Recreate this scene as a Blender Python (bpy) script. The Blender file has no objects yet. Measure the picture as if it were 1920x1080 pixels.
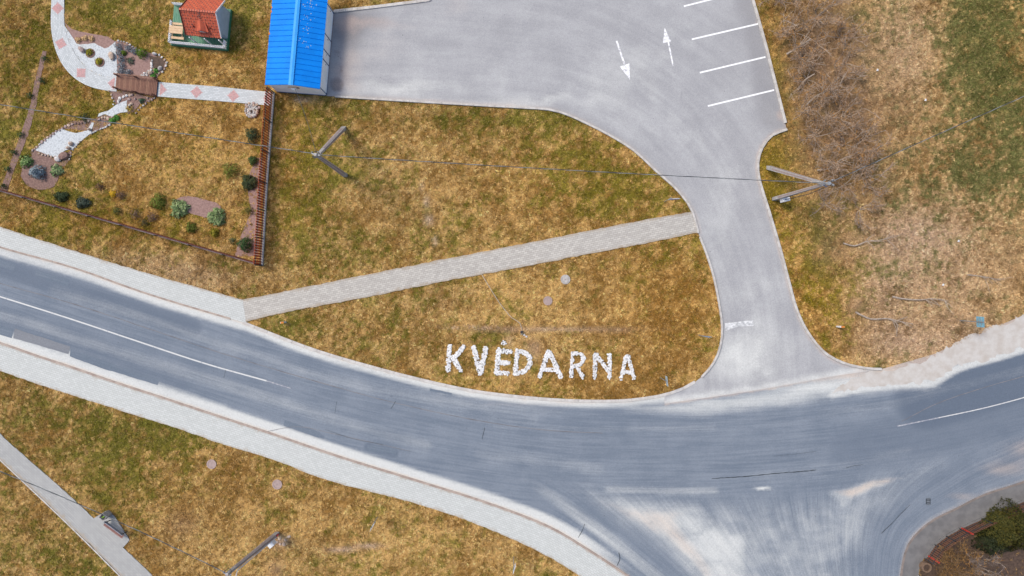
import bpy, math, random
import numpy as np
from mathutils import Vector, Matrix
from mathutils.geometry import delaunay_2d_cdt

random.seed(7)
RNG = np.random.default_rng(11)
SC = bpy.context.scene
COL = SC.collection

# ------------------------------------------------------------------ camera, sky, sun, exposure
H = 54.0                      # flying height in metres
S = 25.0                      # photograph pixels per metre on the ground
cam = bpy.data.cameras.new('camera')
camo = bpy.data.objects.new('camera', cam)
COL.objects.link(camo)
camo.location = (0, 0, H)
camo.rotation_euler = (0, 0, 0)
cam.sensor_width = 36
cam.angle = 2 * math.atan(38.4 / H)
cam.clip_start = 0.1
cam.clip_end = 2000
SC.camera = camo

world = bpy.data.worlds.new('World')
SC.world = world
world.use_nodes = True
wn = world.node_tree
wn.nodes.clear()
wo = wn.nodes.new('ShaderNodeOutputWorld')
wb = wn.nodes.new('ShaderNodeBackground')
ws = wn.nodes.new('ShaderNodeTexSky')
ws.sky_type = 'NISHITA'
ws.sun_disc = False
ws.sun_elevation = math.radians(56)
ws.sun_rotation = math.radians(300)
ws.air_density = 1.0
ws.dust_density = 3.0
ws.ozone_density = 1.0
wb.inputs['Strength'].default_value = 0.105
wn.links.new(ws.outputs[0], wb.inputs[0])
wn.links.new(wb.outputs[0], wo.inputs[0])

sl = bpy.data.lights.new('sun', 'SUN')
sl.energy = 1.45
sl.angle = math.radians(18)
sl.color = (1.0, 0.92, 0.80)
so = bpy.data.objects.new('sun', sl)
COL.objects.link(so)
SUN_EL, SUN_AZ = math.radians(56), math.radians(300)       # light comes from the upper left
sd = Vector((math.sin(SUN_AZ) * math.cos(SUN_EL), math.cos(SUN_AZ) * math.cos(SUN_EL), math.sin(SUN_EL)))
so.rotation_euler = sd.to_track_quat('Z', 'Y').to_euler()
so.location = (0, 0, 80)

SC.view_settings.view_transform = 'Standard'
SC.view_settings.look = 'None'
SC.view_settings.exposure = 0.80
SC.view_settings.gamma = 1
SC.view_settings.use_curve_mapping = False
SC.render.engine = 'CYCLES'
SC.cycles.max_bounces = 5

# ------------------------------------------------------------------ helpers
def W(px, py, z=0.0):
    """ground plan in photograph pixels -> metres (plan position, seen at height z along the same sight line)"""
    k = (H - z) / H / S
    return Vector(((px - 960) * k, (540 - py) * k, z))

def G(px, py, z=0.0):
    """plan position of a thing whose foot is at this pixel, at height z straight above"""
    return Vector(((px - 960) / S, (540 - py) / S, z))

def catmull(pts, step=0.35, closed=False):
    P = [np.array(p, float) for p in pts]
    out = []
    n = len(P)
    for i in range(n - 1):
        p0, p1, p2, p3 = P[max(i - 1, 0)], P[i], P[i + 1], P[min(i + 2, n - 1)]
        m = max(2, int(np.linalg.norm(p2 - p1) / step))
        # centripetal-ish: shorten tangents on uneven spacing
        l1 = np.linalg.norm(p2 - p1)
        t1 = (p2 - p0) / max(np.linalg.norm(p2 - p1) + np.linalg.norm(p1 - p0), 1e-6) * l1
        t2 = (p3 - p1) / max(np.linalg.norm(p3 - p2) + np.linalg.norm(p2 - p1), 1e-6) * l1
        for k in range(m):
            t = k / m
            h = (2*t**3 - 3*t**2 + 1) * p1 + (t**3 - 2*t**2 + t) * t1 + (-2*t**3 + 3*t**2) * p2 + (t**3 - t**2) * t2
            out.append(h)
    out.append(P[-1])
    return [tuple(p) for p in out]

def wpx(pts):
    return [((p[0] - 960) / S, (540 - p[1]) / S) for p in pts]

def curve_px(pts, step=9):
    return catmull(pts, step)

def inside(x, y, poly):
    x = np.asarray(x); y = np.asarray(y)
    r = np.zeros(x.shape, bool)
    n = len(poly)
    for i in range(n):
        x1, y1 = poly[i]; x2, y2 = poly[(i + 1) % n]
        if y1 == y2: continue
        c = ((y1 > y) != (y2 > y)) & (x < (x2 - x1) * (y - y1) / (y2 - y1) + x1)
        r ^= c
    return r

def dist_line(x, y, pts):
    """distance, arc length and signed side to a polyline"""
    best = np.full(x.shape, 1e9); ss = np.zeros(x.shape); sg = np.zeros(x.shape)
    acc = 0.0
    for i in range(len(pts) - 1):
        x1, y1 = pts[i]; x2, y2 = pts[i + 1]
        dx, dy = x2 - x1, y2 - y1
        L = math.hypot(dx, dy)
        if L < 1e-9: continue
        t = np.clip(((x - x1) * dx + (y - y1) * dy) / (L * L), 0, 1)
        ex, ey = x - (x1 + t * dx), y - (y1 + t * dy)
        d = np.hypot(ex, ey)
        m = d < best
        best = np.where(m, d, best)
        ss = np.where(m, acc + t * L, ss)
        sg = np.where(m, np.sign(dx * ey - dy * ex) * d, sg)
        acc += L
    return best, ss, sg

_lat = RNG.random((256, 256))
def vnoise(x, y, size, seed=0):
    u = x / size + seed * 17.31; v = y / size + seed * 41.77
    iu = np.floor(u).astype(int); iv = np.floor(v).astype(int)
    fu = u - iu; fv = v - iv
    fu = fu * fu * (3 - 2 * fu); fv = fv * fv * (3 - 2 * fv)
    a = _lat[iu % 256, iv % 256]; b = _lat[(iu + 1) % 256, iv % 256]
    c = _lat[iu % 256, (iv + 1) % 256]; d = _lat[(iu + 1) % 256, (iv + 1) % 256]
    return (a * (1 - fu) + b * fu) * (1 - fv) + (c * (1 - fu) + d * fu) * fv
def fbm(x, y, size, seed=0, o=3):
    r = 0; w = 0; a = 1.0
    for k in range(o):
        r = r + a * vnoise(x, y, size / 2 ** k, seed + k * 3.7); w += a; a *= 0.55
    return r / w
def sstep(a, b, x):
    t = np.clip((x - a) / (b - a), 0, 1)
    return t * t * (3 - 2 * t)

# ------------------------------------------------------------------ materials
def nt(name):
    m = bpy.data.materials.new(name)
    m.use_nodes = True
    t = m.node_tree
    b = t.nodes['Principled BSDF']
    return m, t, b
def N(t, typ, **kw):
    n = t.nodes.new(typ)
    for k, v in kw.items():
        if hasattr(n, k) and k not in ('Scale',): setattr(n, k, v)
    return n
def noise(t, vec, scale, detail=3, rough=0.55):
    n = t.nodes.new('ShaderNodeTexNoise')
    n.inputs['Scale'].default_value = scale
    n.inputs['Detail'].default_value = detail
    n.inputs['Roughness'].default_value = rough
    if vec is not None: t.links.new(vec, n.inputs['Vector'])
    return n.outputs['Fac']
def math_(t, op, a, b=None, c=None, clamp=False):
    n = t.nodes.new('ShaderNodeMath'); n.operation = op; n.use_clamp = clamp
    for i, v in enumerate((a, b, c)):
        if v is None: continue
        if isinstance(v, (int, float)): n.inputs[i].default_value = v
        else: t.links.new(v, n.inputs[i])
    return n.outputs[0]
def mixc(t, fac, a, b, blend='MIX'):
    n = t.nodes.new('ShaderNodeMix'); n.data_type = 'RGBA'; n.blend_type = blend
    for sock, v in ((n.inputs[0], fac), (n.inputs[6], a), (n.inputs[7], b)):
        if isinstance(v, (int, float)): sock.default_value = v
        elif isinstance(v, tuple): sock.default_value = (v + (1,))[:4]
        else: t.links.new(v, sock)
    return n.outputs[2]
def ramp(t, fac, lo, hi):
    n = t.nodes.new('ShaderNodeMapRange'); n.interpolation_type = 'SMOOTHSTEP'
    n.inputs[1].default_value = lo; n.inputs[2].default_value = hi
    t.links.new(fac, n.inputs[0])
    return n.outputs[0]
def pos(t):
    return t.nodes.new('ShaderNodeNewGeometry').outputs['Position']
def attr(t, name, out='Color'):
    n = t.nodes.new('ShaderNodeAttribute'); n.attribute_name = name
    return n.outputs[out]
def vscale(t, v, s):
    n = t.nodes.new('ShaderNodeVectorMath'); n.operation = 'MULTIPLY'
    t.links.new(v, n.inputs[0]); n.inputs[1].default_value = s
    return n.outputs[0]
def bump(t, b, h, strength=0.4, dist=0.02):
    n = t.nodes.new('ShaderNodeBump'); n.inputs['Strength'].default_value = strength
    n.inputs['Distance'].default_value = dist
    t.links.new(h, n.inputs['Height']); t.links.new(n.outputs[0], b.inputs['Normal'])

def simple(name, c1, c2=None, scale=6.0, rough=0.8, metal=0.0, bmp=0.3, detail=4, lo=0.35, hi=0.65, stretch=None, coords='pos'):
    m, t, b = nt(name)
    if c2 is None: c2 = tuple(v * 0.72 for v in c1)
    p = pos(t)
    if coords == 'obj':
        p = t.nodes.new('ShaderNodeTexCoord').outputs['Object']
    if stretch: p = vscale(t, p, stretch)
    f = noise(t, p, scale, detail)
    f2 = noise(t, p, scale * 7, 2)
    c = mixc(t, ramp(t, f, lo, hi), c1, c2)
    c = mixc(t, math_(t, 'MULTIPLY', f2, 0.35), c, tuple(v * 0.5 for v in c1))
    t.links.new(c, b.inputs['Base Color'])
    b.inputs['Roughness'].default_value = rough
    b.inputs['Metallic'].default_value = metal
    if bmp: bump(t, b, f2, bmp, 0.01)
    return m

def vcol(name, rough=0.85, jitter=0.3, trans=0.0, scale=30):
    m, t, b = nt(name)
    c = attr(t, 'Col')
    f = noise(t, pos(t), scale, 2)
    c = mixc(t, jitter, c, mixc(t, f, (0, 0, 0), (1.6, 1.6, 1.6)), 'MULTIPLY') if jitter else c
    t.links.new(c, b.inputs['Base Color'])
    b.inputs['Roughness'].default_value = rough
    b.inputs['Specular IOR Level'].default_value = 0.15
    return m

def asphalt_mat(name, ca, cb, streak=(0.10, 1.6, 1), streak_amt=0.7, dark=(0.095, 0.122, 0.165), dust=(0.59, 0.60, 0.575), sand=(0.56, 0.43, 0.33)):
    m, t, b = nt(name)
    p = pos(t)
    flow = attr(t, 'flow', 'Vector')
    sep = t.nodes.new('ShaderNodeSeparateColor'); t.links.new(attr(t, 'mask'), sep.inputs[0])
    n1 = noise(t, p, 0.45, 6, 0.6)
    n2 = noise(t, p, 14, 4, 0.7)
    n5 = noise(t, p, 60, 2, 0.6)
    flow2 = attr(t, 'flow2', 'Vector')
    sz = t.nodes.new('ShaderNodeSeparateXYZ'); t.links.new(flow2, sz.inputs[0])
    fl2 = vscale(t, flow2, (1, 1, 0))
    def lerp(a, b_): 
        return math_(t, 'ADD', math_(t, 'MULTIPLY', a, math_(t, 'SUBTRACT', 1.0, sz.outputs[2])), math_(t, 'MULTIPLY', b_, sz.outputs[2]))
    n3 = lerp(noise(t, vscale(t, flow, streak), 1.0, 5, 0.6), noise(t, vscale(t, fl2, streak), 1.0, 5, 0.6))
    n4 = lerp(noise(t, vscale(t, flow, (streak[0] * 3, streak[1] * 4, 1)), 1.0, 4, 0.6), noise(t, vscale(t, fl2, (streak[0] * 3, streak[1] * 4, 1)), 1.0, 4, 0.6))
    nn = math_(t, 'ADD', math_(t, 'MULTIPLY', n3, streak_amt), math_(t, 'MULTIPLY', n1, 1 - streak_amt))
    nn = math_(t, 'ADD', math_(t, 'MULTIPLY', nn, 0.62), math_(t, 'MULTIPLY', n4, 0.38))
    c = mixc(t, ramp(t, nn, 0.36, 0.64), ca, cb)
    # pale dust carried along the wheel tracks and edges
    def fac(ch, amt, lo, hi):
        a = math_(t, 'ADD', sep.outputs[ch], math_(t, 'MULTIPLY', math_(t, 'SUBTRACT', math_(t, 'ADD', nn, math_(t, 'MULTIPLY', n2, 0.35)), 0.675), amt))
        return ramp(t, a, lo, hi)
    c = mixc(t, math_(t, 'MULTIPLY', fac(2, 0.5, 0.15, 0.8), 0.85), c, dark)
    c = mixc(t, math_(t, 'MULTIPLY', fac(0, 0.6, 0.08, 1.02), 0.88), c, dust)
    c = mixc(t, math_(t, 'MULTIPLY', fac(1, 0.8, 0.15, 0.95), 0.75), c, sand)
    # aggregate speckle
    sp = math_(t, 'ADD', math_(t, 'MULTIPLY', n2, 0.5), math_(t, 'MULTIPLY', n5, 0.5))
    c = mixc(t, 0.55, c, mixc(t, ramp(t, sp, 0.3, 0.7), (0.62, 0.62, 0.62), (1.36, 1.36, 1.36)), 'MULTIPLY')
    # small dark oil spots and pits
    v = t.nodes.new('ShaderNodeTexVoronoi'); v.inputs['Scale'].default_value = 1.7; t.links.new(p, v.inputs['Vector'])
    spot = math_(t, 'MULTIPLY', math_(t, 'SUBTRACT', 1.0, ramp(t, v.outputs['Distance'], 0.03, 0.09)), ramp(t, noise(t, p, 0.6, 2), 0.55, 0.62))
    c = mixc(t, math_(t, 'MULTIPLY', spot, 0.55), c, (0.06, 0.06, 0.07))
    t.links.new(c, b.inputs['Base Color'])
    b.inputs['Roughness'].default_value = 0.85
    b.inputs['Specular IOR Level'].default_value = 0.25
    bump(t, b, n2, 0.35, 0.012)
    return m

def paver_mat(name, ca, cb, joint, bw=0.2, bh=0.1, dirt=(0.33, 0.27, 0.20), dirt_amt=0.75, off=0.5):
    m, t, b = nt(name)
    p = pos(t)
    flow = attr(t, 'flow', 'Vector')
    br = t.nodes.new('ShaderNodeTexBrick')
    br.offset = off
    br.inputs['Scale'].default_value = 1.0
    br.inputs['Brick Width'].default_value = bw
    br.inputs['Row Height'].default_value = bh
    br.inputs['Mortar Size'].default_value = 0.009
    br.inputs['Mortar Smooth'].default_value = 0.3
    br.inputs['Bias'].default_value = 0.0
    br.inputs['Color1'].default_value = ca + (1,)
    br.inputs['Color2'].default_value = cb + (1,)
    br.inputs['Mortar'].default_value = joint + (1,)
    t.links.new(flow, br.inputs['Vector'])
    n1 = noise(t, p, 0.7, 6, 0.65)
    n2 = noise(t, p, 9, 4, 0.7)
    c = mixc(t, math_(t, 'MULTIPLY', ramp(t, n1, 0.45, 0.75), 0.35), br.outputs['Color'], tuple(v * 0.8 for v in ca))
    sep = t.nodes.new('ShaderNodeSeparateColor'); t.links.new(attr(t, 'mask'), sep.inputs[0])
    d = ramp(t, math_(t, 'ADD', sep.outputs[0], math_(t, 'MULTIPLY', math_(t, 'SUBTRACT', n2, 0.5), 1.3)), 0.35, 0.8)
    c = mixc(t, math_(t, 'MULTIPLY', d, dirt_amt), c, dirt)
    sp = ramp(t, noise(t, p, 4.5, 5, 0.75), 0.62, 0.74)
    c = mixc(t, math_(t, 'MULTIPLY', sp, 0.5), c, dirt)
    t.links.new(c, b.inputs['Base Color'])
    b.inputs['Roughness'].default_value = 0.9
    bump(t, b, br.outputs['Fac'], -0.4, 0.01)
    return m

M = {}
M['road'] = asphalt_mat('asphalt_worn', (0.130, 0.160, 0.203), (0.195, 0.226, 0.268), streak=(0.09, 1.5, 1), streak_amt=0.5)
M['park'] = asphalt_mat('asphalt_car_park', (0.298, 0.301, 0.314), (0.368, 0.372, 0.382), streak=(0.05, 0.35, 1), streak_amt=0.3, dark=(0.14, 0.135, 0.145), sand=(0.46, 0.36, 0.31))
M['patch'] = asphalt_mat('asphalt_patch', (0.118, 0.150, 0.192), (0.155, 0.185, 0.225))
M['joint'] = simple('asphalt_joint', (0.135, 0.13, 0.14), (0.20, 0.20, 0.215), 1.2, lo=0.4, hi=0.55)
M['patch_brown'] = asphalt_mat('asphalt_patch_brown', (0.165, 0.180, 0.205), (0.200, 0.212, 0.232))
M['walk'] = paver_mat('pavement_blocks', (0.52, 0.54, 0.525), (0.46, 0.48, 0.465), (0.30, 0.30, 0.28), bw=0.3, bh=0.15)
M['path'] = paver_mat('path_blocks', (0.49, 0.47, 0.43), (0.38, 0.36, 0.33), (0.19, 0.17, 0.145), bw=0.3, bh=0.15)
M['path2'] = paver_mat('path_blocks_grey', (0.38, 0.385, 0.375), (0.32, 0.325, 0.32), (0.20, 0.19, 0.18), bw=0.3, bh=0.15)
M['gpath'] = paver_mat('garden_path_blocks', (0.54, 0.57, 0.58), (0.42, 0.45, 0.46), (0.27, 0.28, 0.28), bw=0.24, bh=0.12)
M['pink'] = simple('pink_blocks', (0.62, 0.30, 0.29), (0.44, 0.24, 0.23), 9)
M['cw'] = simple('corner_pavement', (0.175, 0.172, 0.172), (0.13, 0.128, 0.13), 1.5)
M['shoulder'] = simple('shoulder_gravel', (0.54, 0.52, 0.49), (0.44, 0.395, 0.35), 1.6, lo=0.3, hi=0.75, detail=9)
M['kerb'] = simple('kerb_concrete', (0.56, 0.54, 0.51), (0.42, 0.39, 0.36), 2.5)
M['kerb_dusty'] = simple('kerb_dusty', (0.42, 0.35, 0.30), (0.30, 0.235, 0.20), 2.0)
M['kerb_pale'] = simple('kerb_pale', (0.58, 0.56, 0.53), (0.46, 0.43, 0.40), 2.0)
M['concrete'] = simple('concrete', (0.44, 0.43, 0.42), (0.33, 0.31, 0.30), 3.0)
M['concrete_dark'] = simple('concrete_dark', (0.24, 0.20, 0.18), (0.17, 0.145, 0.13), 2.5)
M['fence_strip'] = simple('concrete_reddish', (0.44, 0.33, 0.30), (0.30, 0.20, 0.18), 2.5)
M['concrete_pink'] = simple('concrete_weathered', (0.36, 0.28, 0.26), (0.27, 0.20, 0.19), 5.0)
M['lid'] = simple('lid_concrete', (0.40, 0.30, 0.275), (0.33, 0.25, 0.23), 5.0)
M['mulch'] = simple('bark_mulch', (0.25, 0.155, 0.13), (0.15, 0.085, 0.07), 9, detail=6)
M['mulch_dark'] = simple('soil_dark', (0.10, 0.062, 0.042), (0.05, 0.03, 0.02), 6, detail=6)
M['mulch_pink'] = simple('mulch_pinkish', (0.32, 0.20, 0.175), (0.22, 0.13, 0.11), 8, detail=6)
M['gravel'] = simple('stone_chips', (0.56, 0.60, 0.62), (0.30, 0.32, 0.34), 13, detail=6, lo=0.42, hi=0.72)
M['soil'] = simple('bare_soil', (0.36, 0.25, 0.18), (0.24, 0.15, 0.10), 5, detail=6)
M['slat'] = simple('slat_red_brown', (0.62, 0.105, 0.03), (0.46, 0.07, 0.02), 2.0, rough=0.6, coords='obj')
M['slat_brown'] = simple('slat_weathered', (0.27, 0.075, 0.045), (0.19, 0.055, 0.035), 2.0, coords='obj')
M['slat_dull'] = simple('slat_dull_brown', (0.17, 0.075, 0.045), (0.12, 0.055, 0.035), 2.0, coords='obj')
M['post_red'] = simple('post_red', (0.55, 0.05, 0.03), rough=0.5)
M['steel_dark'] = simple('dark_steel', (0.05, 0.06, 0.07), rough=0.5, metal=0.3, bmp=0)
M['steel'] = simple('galvanised_steel', (0.42, 0.45, 0.48), rough=0.45, metal=0.5, bmp=0)
M['white'] = simple('white_paint', (0.78, 0.79, 0.80), (0.68, 0.69, 0.70), 4, bmp=0.05)
M['white_rail'] = simple('white_rail_paint', (0.90, 0.90, 0.90), (0.85, 0.85, 0.85), 4, bmp=0)
M['wall_white'] = simple('white_cladding', (0.95, 0.96, 0.96), (0.88, 0.89, 0.87), 1.5, bmp=0.05)
M['wall_blue'] = simple('pale_blue_boards', (0.34, 0.46, 0.56), (0.29, 0.40, 0.50), 3, bmp=0.05)
M['blue'] = simple('blue_sheet_metal', (0.0, 0.235, 0.80), (0.0, 0.20, 0.70), 0.8, rough=0.6, bmp=0.02)
M['blue'].node_tree.nodes['Principled BSDF'].inputs['Specular IOR Level'].default_value = 0.15
M['blue2'] = simple('blue_sheet_metal_ridge', (0.01, 0.32, 0.80), (0.01, 0.28, 0.74), 1.5, rough=0.6, bmp=0.02)
M['blue_dark'] = simple('blue_dark_trim', (0.02, 0.08, 0.22), rough=0.5, bmp=0)
M['rooftile'] = simple('red_roof_tile', (0.56, 0.115, 0.05), (0.46, 0.085, 0.04), 3, rough=0.6)
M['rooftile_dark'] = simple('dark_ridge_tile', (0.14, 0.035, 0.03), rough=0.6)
M['deck'] = simple('green_deck_boards', (0.06, 0.22, 0.13), (0.14, 0.28, 0.19), 3, stretch=(3, 0.6, 1), rough=0.7)
M['deck2'] = simple('green_deck_edge', (0.03, 0.19, 0.10), rough=0.7)
M['timber'] = simple('fresh_timber', (0.68, 0.48, 0.30), (0.58, 0.40, 0.24), 6)
M['bridge'] = simple('brown_bridge_board', (0.215, 0.10, 0.065), (0.15, 0.07, 0.048), 5, stretch=(8, 1, 1))
M['bridge_b'] = simple('brown_bridge_board_light', (0.27, 0.14, 0.09), (0.20, 0.10, 0.065), 5, stretch=(8, 1, 1))
M['bench'] = simple('bench_brown', (0.26, 0.12, 0.10), rough=0.6)
M['bench_blue'] = simple('bench_grey_blue', (0.27, 0.31, 0.38), rough=0.5)
M['sign_blue'] = simple('sign_face_blue', (0.03, 0.12, 0.42), rough=0.45, bmp=0)
M['sign_pale'] = simple('sign_back_pale', (0.42, 0.55, 0.62), rough=0.5, bmp=0)
M['sign_sky'] = simple('sign_back_light_blue', (0.22, 0.48, 0.62), rough=0.5, bmp=0)
M['red'] = simple('red_plastic', (0.6, 0.04, 0.03), bmp=0)
M['orange'] = simple('orange_plastic', (0.75, 0.25, 0.04), bmp=0)
M['black'] = simple('black_plastic', (0.015, 0.02, 0.03), bmp=0, rough=0.4)
M['green_glass'] = simple('green_bottle', (0.30, 0.55, 0.08), bmp=0, rough=0.2)
M['bark'] = simple('grey_bark', (0.46, 0.38, 0.31), (0.27, 0.21, 0.16), 10)
M['bark_brown'] = simple('brown_bark', (0.22, 0.14, 0.09), (0.14, 0.09, 0.06), 10)
M['rock'] = simple('rock_beige', (0.52, 0.40, 0.31), (0.38, 0.28, 0.22), 6)
M['rock_grey'] = simple('rock_grey', (0.50, 0.48, 0.46), (0.34, 0.31, 0.29), 6)
M['rock_white'] = simple('rock_white', (0.68, 0.67, 0.65), (0.52, 0.48, 0.46), 6)
M['wire_glint'] = simple('cable_glint', (0.36, 0.38, 0.38), rough=0.4, bmp=0)  # pale strand colour stands for reflections off the twisted bundle
M['wire_d'] = simple('cable_dark', (0.06, 0.07, 0.08), rough=0.5, bmp=0)
M['cord'] = simple('pale_cord', (0.60, 0.52, 0.42), bmp=0)
M['leaf'] = vcol('leaf', 0.7, 0.3)
M['grass'] = vcol('grass_blades', 0.95, 0.0)
M['grass'].node_tree.nodes['Principled BSDF'].inputs['Specular IOR Level'].default_value = 0.03
M['stone_white'] = vcol('whitewashed_stone', 0.85, 0.35, scale=12)
M['twig'] = vcol('twig', 0.9, 0.2)
M['ash'] = vcol('rubble', 0.9, 0.3)

def paint_mat(name, wear, under=(0.33, 0.33, 0.36), col=(0.80, 0.81, 0.82)):
    m, t, b = nt(name)
    p = pos(t)
    f = ramp(t, math_(t, 'ADD', math_(t, 'MULTIPLY', noise(t, p, 5, 4), 0.5), math_(t, 'MULTIPLY', noise(t, p, 26, 4, 0.7), 0.5)), wear - 0.07, wear + 0.07)
    t.links.new(mixc(t, f, under, col), b.inputs['Base Color'])
    b.inputs['Roughness'].default_value = 0.7
    return m
M['paint'] = paint_mat('road_paint', 0.36)
M['paint_worn'] = paint_mat('road_paint_worn', 0.46)
M['paint_main'] = paint_mat('road_paint_main', 0.40, (0.20, 0.22, 0.28), (0.55, 0.56, 0.55))
M['paint_mouth'] = paint_mat('road_paint_mouth', 0.50, (0.36, 0.37, 0.38), (0.66, 0.67, 0.67))
M['paint_faint'] = paint_mat('road_paint_faint', 0.54, (0.22, 0.235, 0.285), (0.5, 0.5, 0.5))

# ground sheet under everything
m, t, b = nt('ground_turf')
p = pos(t)
c = attr(t, 'Col')
f = noise(t, p, 7, 6, 0.7)
f2 = noise(t, p, 1.4, 5, 0.6)
c = mixc(t, 0.75, c, mixc(t, ramp(t, f, 0.3, 0.7), (0.45, 0.42, 0.36), (1.45, 1.4, 1.3)), 'MULTIPLY')
c = mixc(t, 0.5, c, mixc(t, ramp(t, f2, 0.35, 0.65), (0.75, 0.8, 0.7), (1.2, 1.15, 1.1)), 'MULTIPLY')
t.links.new(c, b.inputs['Base Color'])
b.inputs['Roughness'].default_value = 0.95
b.inputs['Specular IOR Level'].default_value = 0.1
bump(t, b, f, 0.6, 0.05)
M['ground'] = m

# ------------------------------------------------------------------ object helpers
def link(o, parent=None):
    COL.objects.link(o)
    if parent is not None: o.parent = parent
    return o
def tag(o, label=None, cat=None, group=None, kind=None):
    if label: o['label'] = label
    if cat: o['category'] = cat
    if group: o['group'] = group
    if kind: o['kind'] = kind
    return o
def thing(name, loc, label, cat, group=None, rz=0.0):
    o = bpy.data.objects.new(name, None)
    o.empty_display_size = 0.3
    o.location = loc; o.rotation_euler = (0, 0, rz)
    COL.objects.link(o)
    return tag(o, label, cat, group)
def copy_tree(o, parent=None):
    c = o.copy(); COL.objects.link(c)
    if parent is not None: c.parent = parent
    for ch in [x for x in list(o.children)]:
        copy_tree(ch, c)
    return c

class MB:
    """collects faces, builds one mesh"""
    def __init__(s): s.v = []; s.f = []; s.c = []
    def add(s, vs, fs, col=None):
        n = len(s.v); s.v += [tuple(v) for v in vs]; s.f += [tuple(i + n for i in f) for f in fs]
        if col is not None: s.c += [col] * len(vs)
        return s
    def box(s, c, size, rz=0.0, col=None, tilt=None):
        hx, hy, hz = size[0] / 2, size[1] / 2, size[2] / 2
        R = Matrix.Rotation(rz, 3, 'Z')
        if tilt is not None: R = tilt @ R if isinstance(tilt, Matrix) else R
        vs = [Vector(c) + R @ Vector((x * hx, y * hy, z * hz)) for z in (-1, 1) for (x, y) in ((-1, -1), (1, -1), (1, 1), (-1, 1))]
        return s.add(vs, [(3, 2, 1, 0), (4, 5, 6, 7), (0, 1, 5, 4), (1, 2, 6, 5), (2, 3, 7, 6), (3, 0, 4, 7)], col)
    def beam(s, a, b, w, h, col=None, up=(0, 0, 1), w2=None, h2=None):
        a = Vector(a); b = Vector(b); d = (b - a).normalized(); up = Vector(up)
        x = d.cross(up)
        if x.length < 1e-4: x = d.cross(Vector((1, 0, 0)))
        x.normalize(); y = x.cross(d).normalized()
        w2 = w if w2 is None else w2; h2 = h if h2 is None else h2
        vs = []
        for p_, ww, hh in ((a, w, h), (b, w2, h2)):
            for sx, sy in ((-1, -1), (1, -1), (1, 1), (-1, 1)):
                vs.append(p_ + x * sx * ww / 2 + y * sy * hh / 2)
        return s.add(vs, [(3, 2, 1, 0), (4, 5, 6, 7), (0, 1, 5, 4), (1, 2, 6, 5), (2, 3, 7, 6), (3, 0, 4, 7)], col)
    def tube(s, pts, r, n=6, col=None, caps=True):
        pts = [Vector(p_) for p_ in pts]
        if not isinstance(r, (list, tuple)): r = [r] * len(pts)
        vs = []; fs = []
        px = None
        for i, p_ in enumerate(pts):
            d = (pts[min(i + 1, len(pts) - 1)] - pts[max(i - 1, 0)]).normalized()
            x = d.cross(Vector((0.13, 0.05, 1))) if px is None else px - d * px.dot(d)
            if x.length < 1e-4: x = d.cross(Vector((1, 0, 0)))
            x.normalize(); px = x; y = d.cross(x)
            for k in range(n):
                a = 2 * math.pi * k / n
                vs.append(p_ + (x * math.cos(a) + y * math.sin(a)) * r[i])
        for i in range(len(pts) - 1):
            for k in range(n):
                fs.append((i * n + k, i * n + (k + 1) % n, (i + 1) * n + (k + 1) % n, (i + 1) * n + k))
        if caps:
            fs.append(tuple(range(n - 1, -1, -1))); fs.append(tuple((len(pts) - 1) * n + k for k in range(n)))
        return s.add(vs, fs, col)
    def cyl(s, c, r, h, n=20, col=None, r2=None):
        r2 = r if r2 is None else r2
        c = Vector(c)
        vs = [c + Vector((math.cos(2*math.pi*k/n) * r, math.sin(2*math.pi*k/n) * r, 0)) for k in range(n)]
        vs += [c + Vector((math.cos(2*math.pi*k/n) * r2, math.sin(2*math.pi*k/n) * r2, h)) for k in range(n)]
        fs = [(k, (k + 1) % n, n + (k + 1) % n, n + k) for k in range(n)] + [tuple(range(n - 1, -1, -1)), tuple(range(n, 2 * n))]
        return s.add(vs, fs, col)
    def ring(s, c, r1, r2, h, n=24, col=None):
        c = Vector(c); vs = []; fs = []
        for k in range(n):
            a = 2 * math.pi * k / n; u = Vector((math.cos(a), math.sin(a), 0))
            vs += [c + u * r1, c + u * r2, c + u * r2 + Vector((0, 0, h)), c + u * r1 + Vector((0, 0, h))]
        for k in range(n):
            a = k * 4; b_ = ((k + 1) % n) * 4
            for j in range(4):
                fs.append((a + j, b_ + j, b_ + (j + 1) % 4, a + (j + 1) % 4))
        return s.add(vs, fs, col)
    def rock(s, c, r, flat=0.6, n=9, seed=0, col=None):
        rr = random.Random(seed * 7919 + 13)
        c = Vector(c); vs = []; fs = []
        rx, ry, rz = (r if isinstance(r, tuple) else (r, r, r * flat))
        rot = rr.random() * 6.28 if not isinstance(r, tuple) else 0
        rings = [(-0.55, 0.72), (0.0, 1.0), (0.55, 0.78)]
        for (zz, q) in rings:
            for k in range(n):
                a = 2 * math.pi * k / n
                j = q * (0.86 + 0.28 * rr.random())
                x, y = math.cos(a) * rx * j, math.sin(a) * ry * j
                vs.append(c + Vector((x * math.cos(rot) - y * math.sin(rot), x * math.sin(rot) + y * math.cos(rot), zz * rz * (0.85 + 0.3 * rr.random()))))
        vs.append(c + Vector((0, 0, rz * 0.95))); vs.append(c - Vector((0, 0, rz * 0.6)))
        for i in range(2):
            for k in range(n):
                fs.append((i * n + k, i * n + (k + 1) % n, (i + 1) * n + (k + 1) % n, (i + 1) * n + k))
        for k in range(n):
            fs.append((2 * n + k, 2 * n + (k + 1) % n, 3 * n)); fs.append(((k + 1) % n, k, 3 * n + 1))
        return s.add(vs, fs, col)
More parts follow.
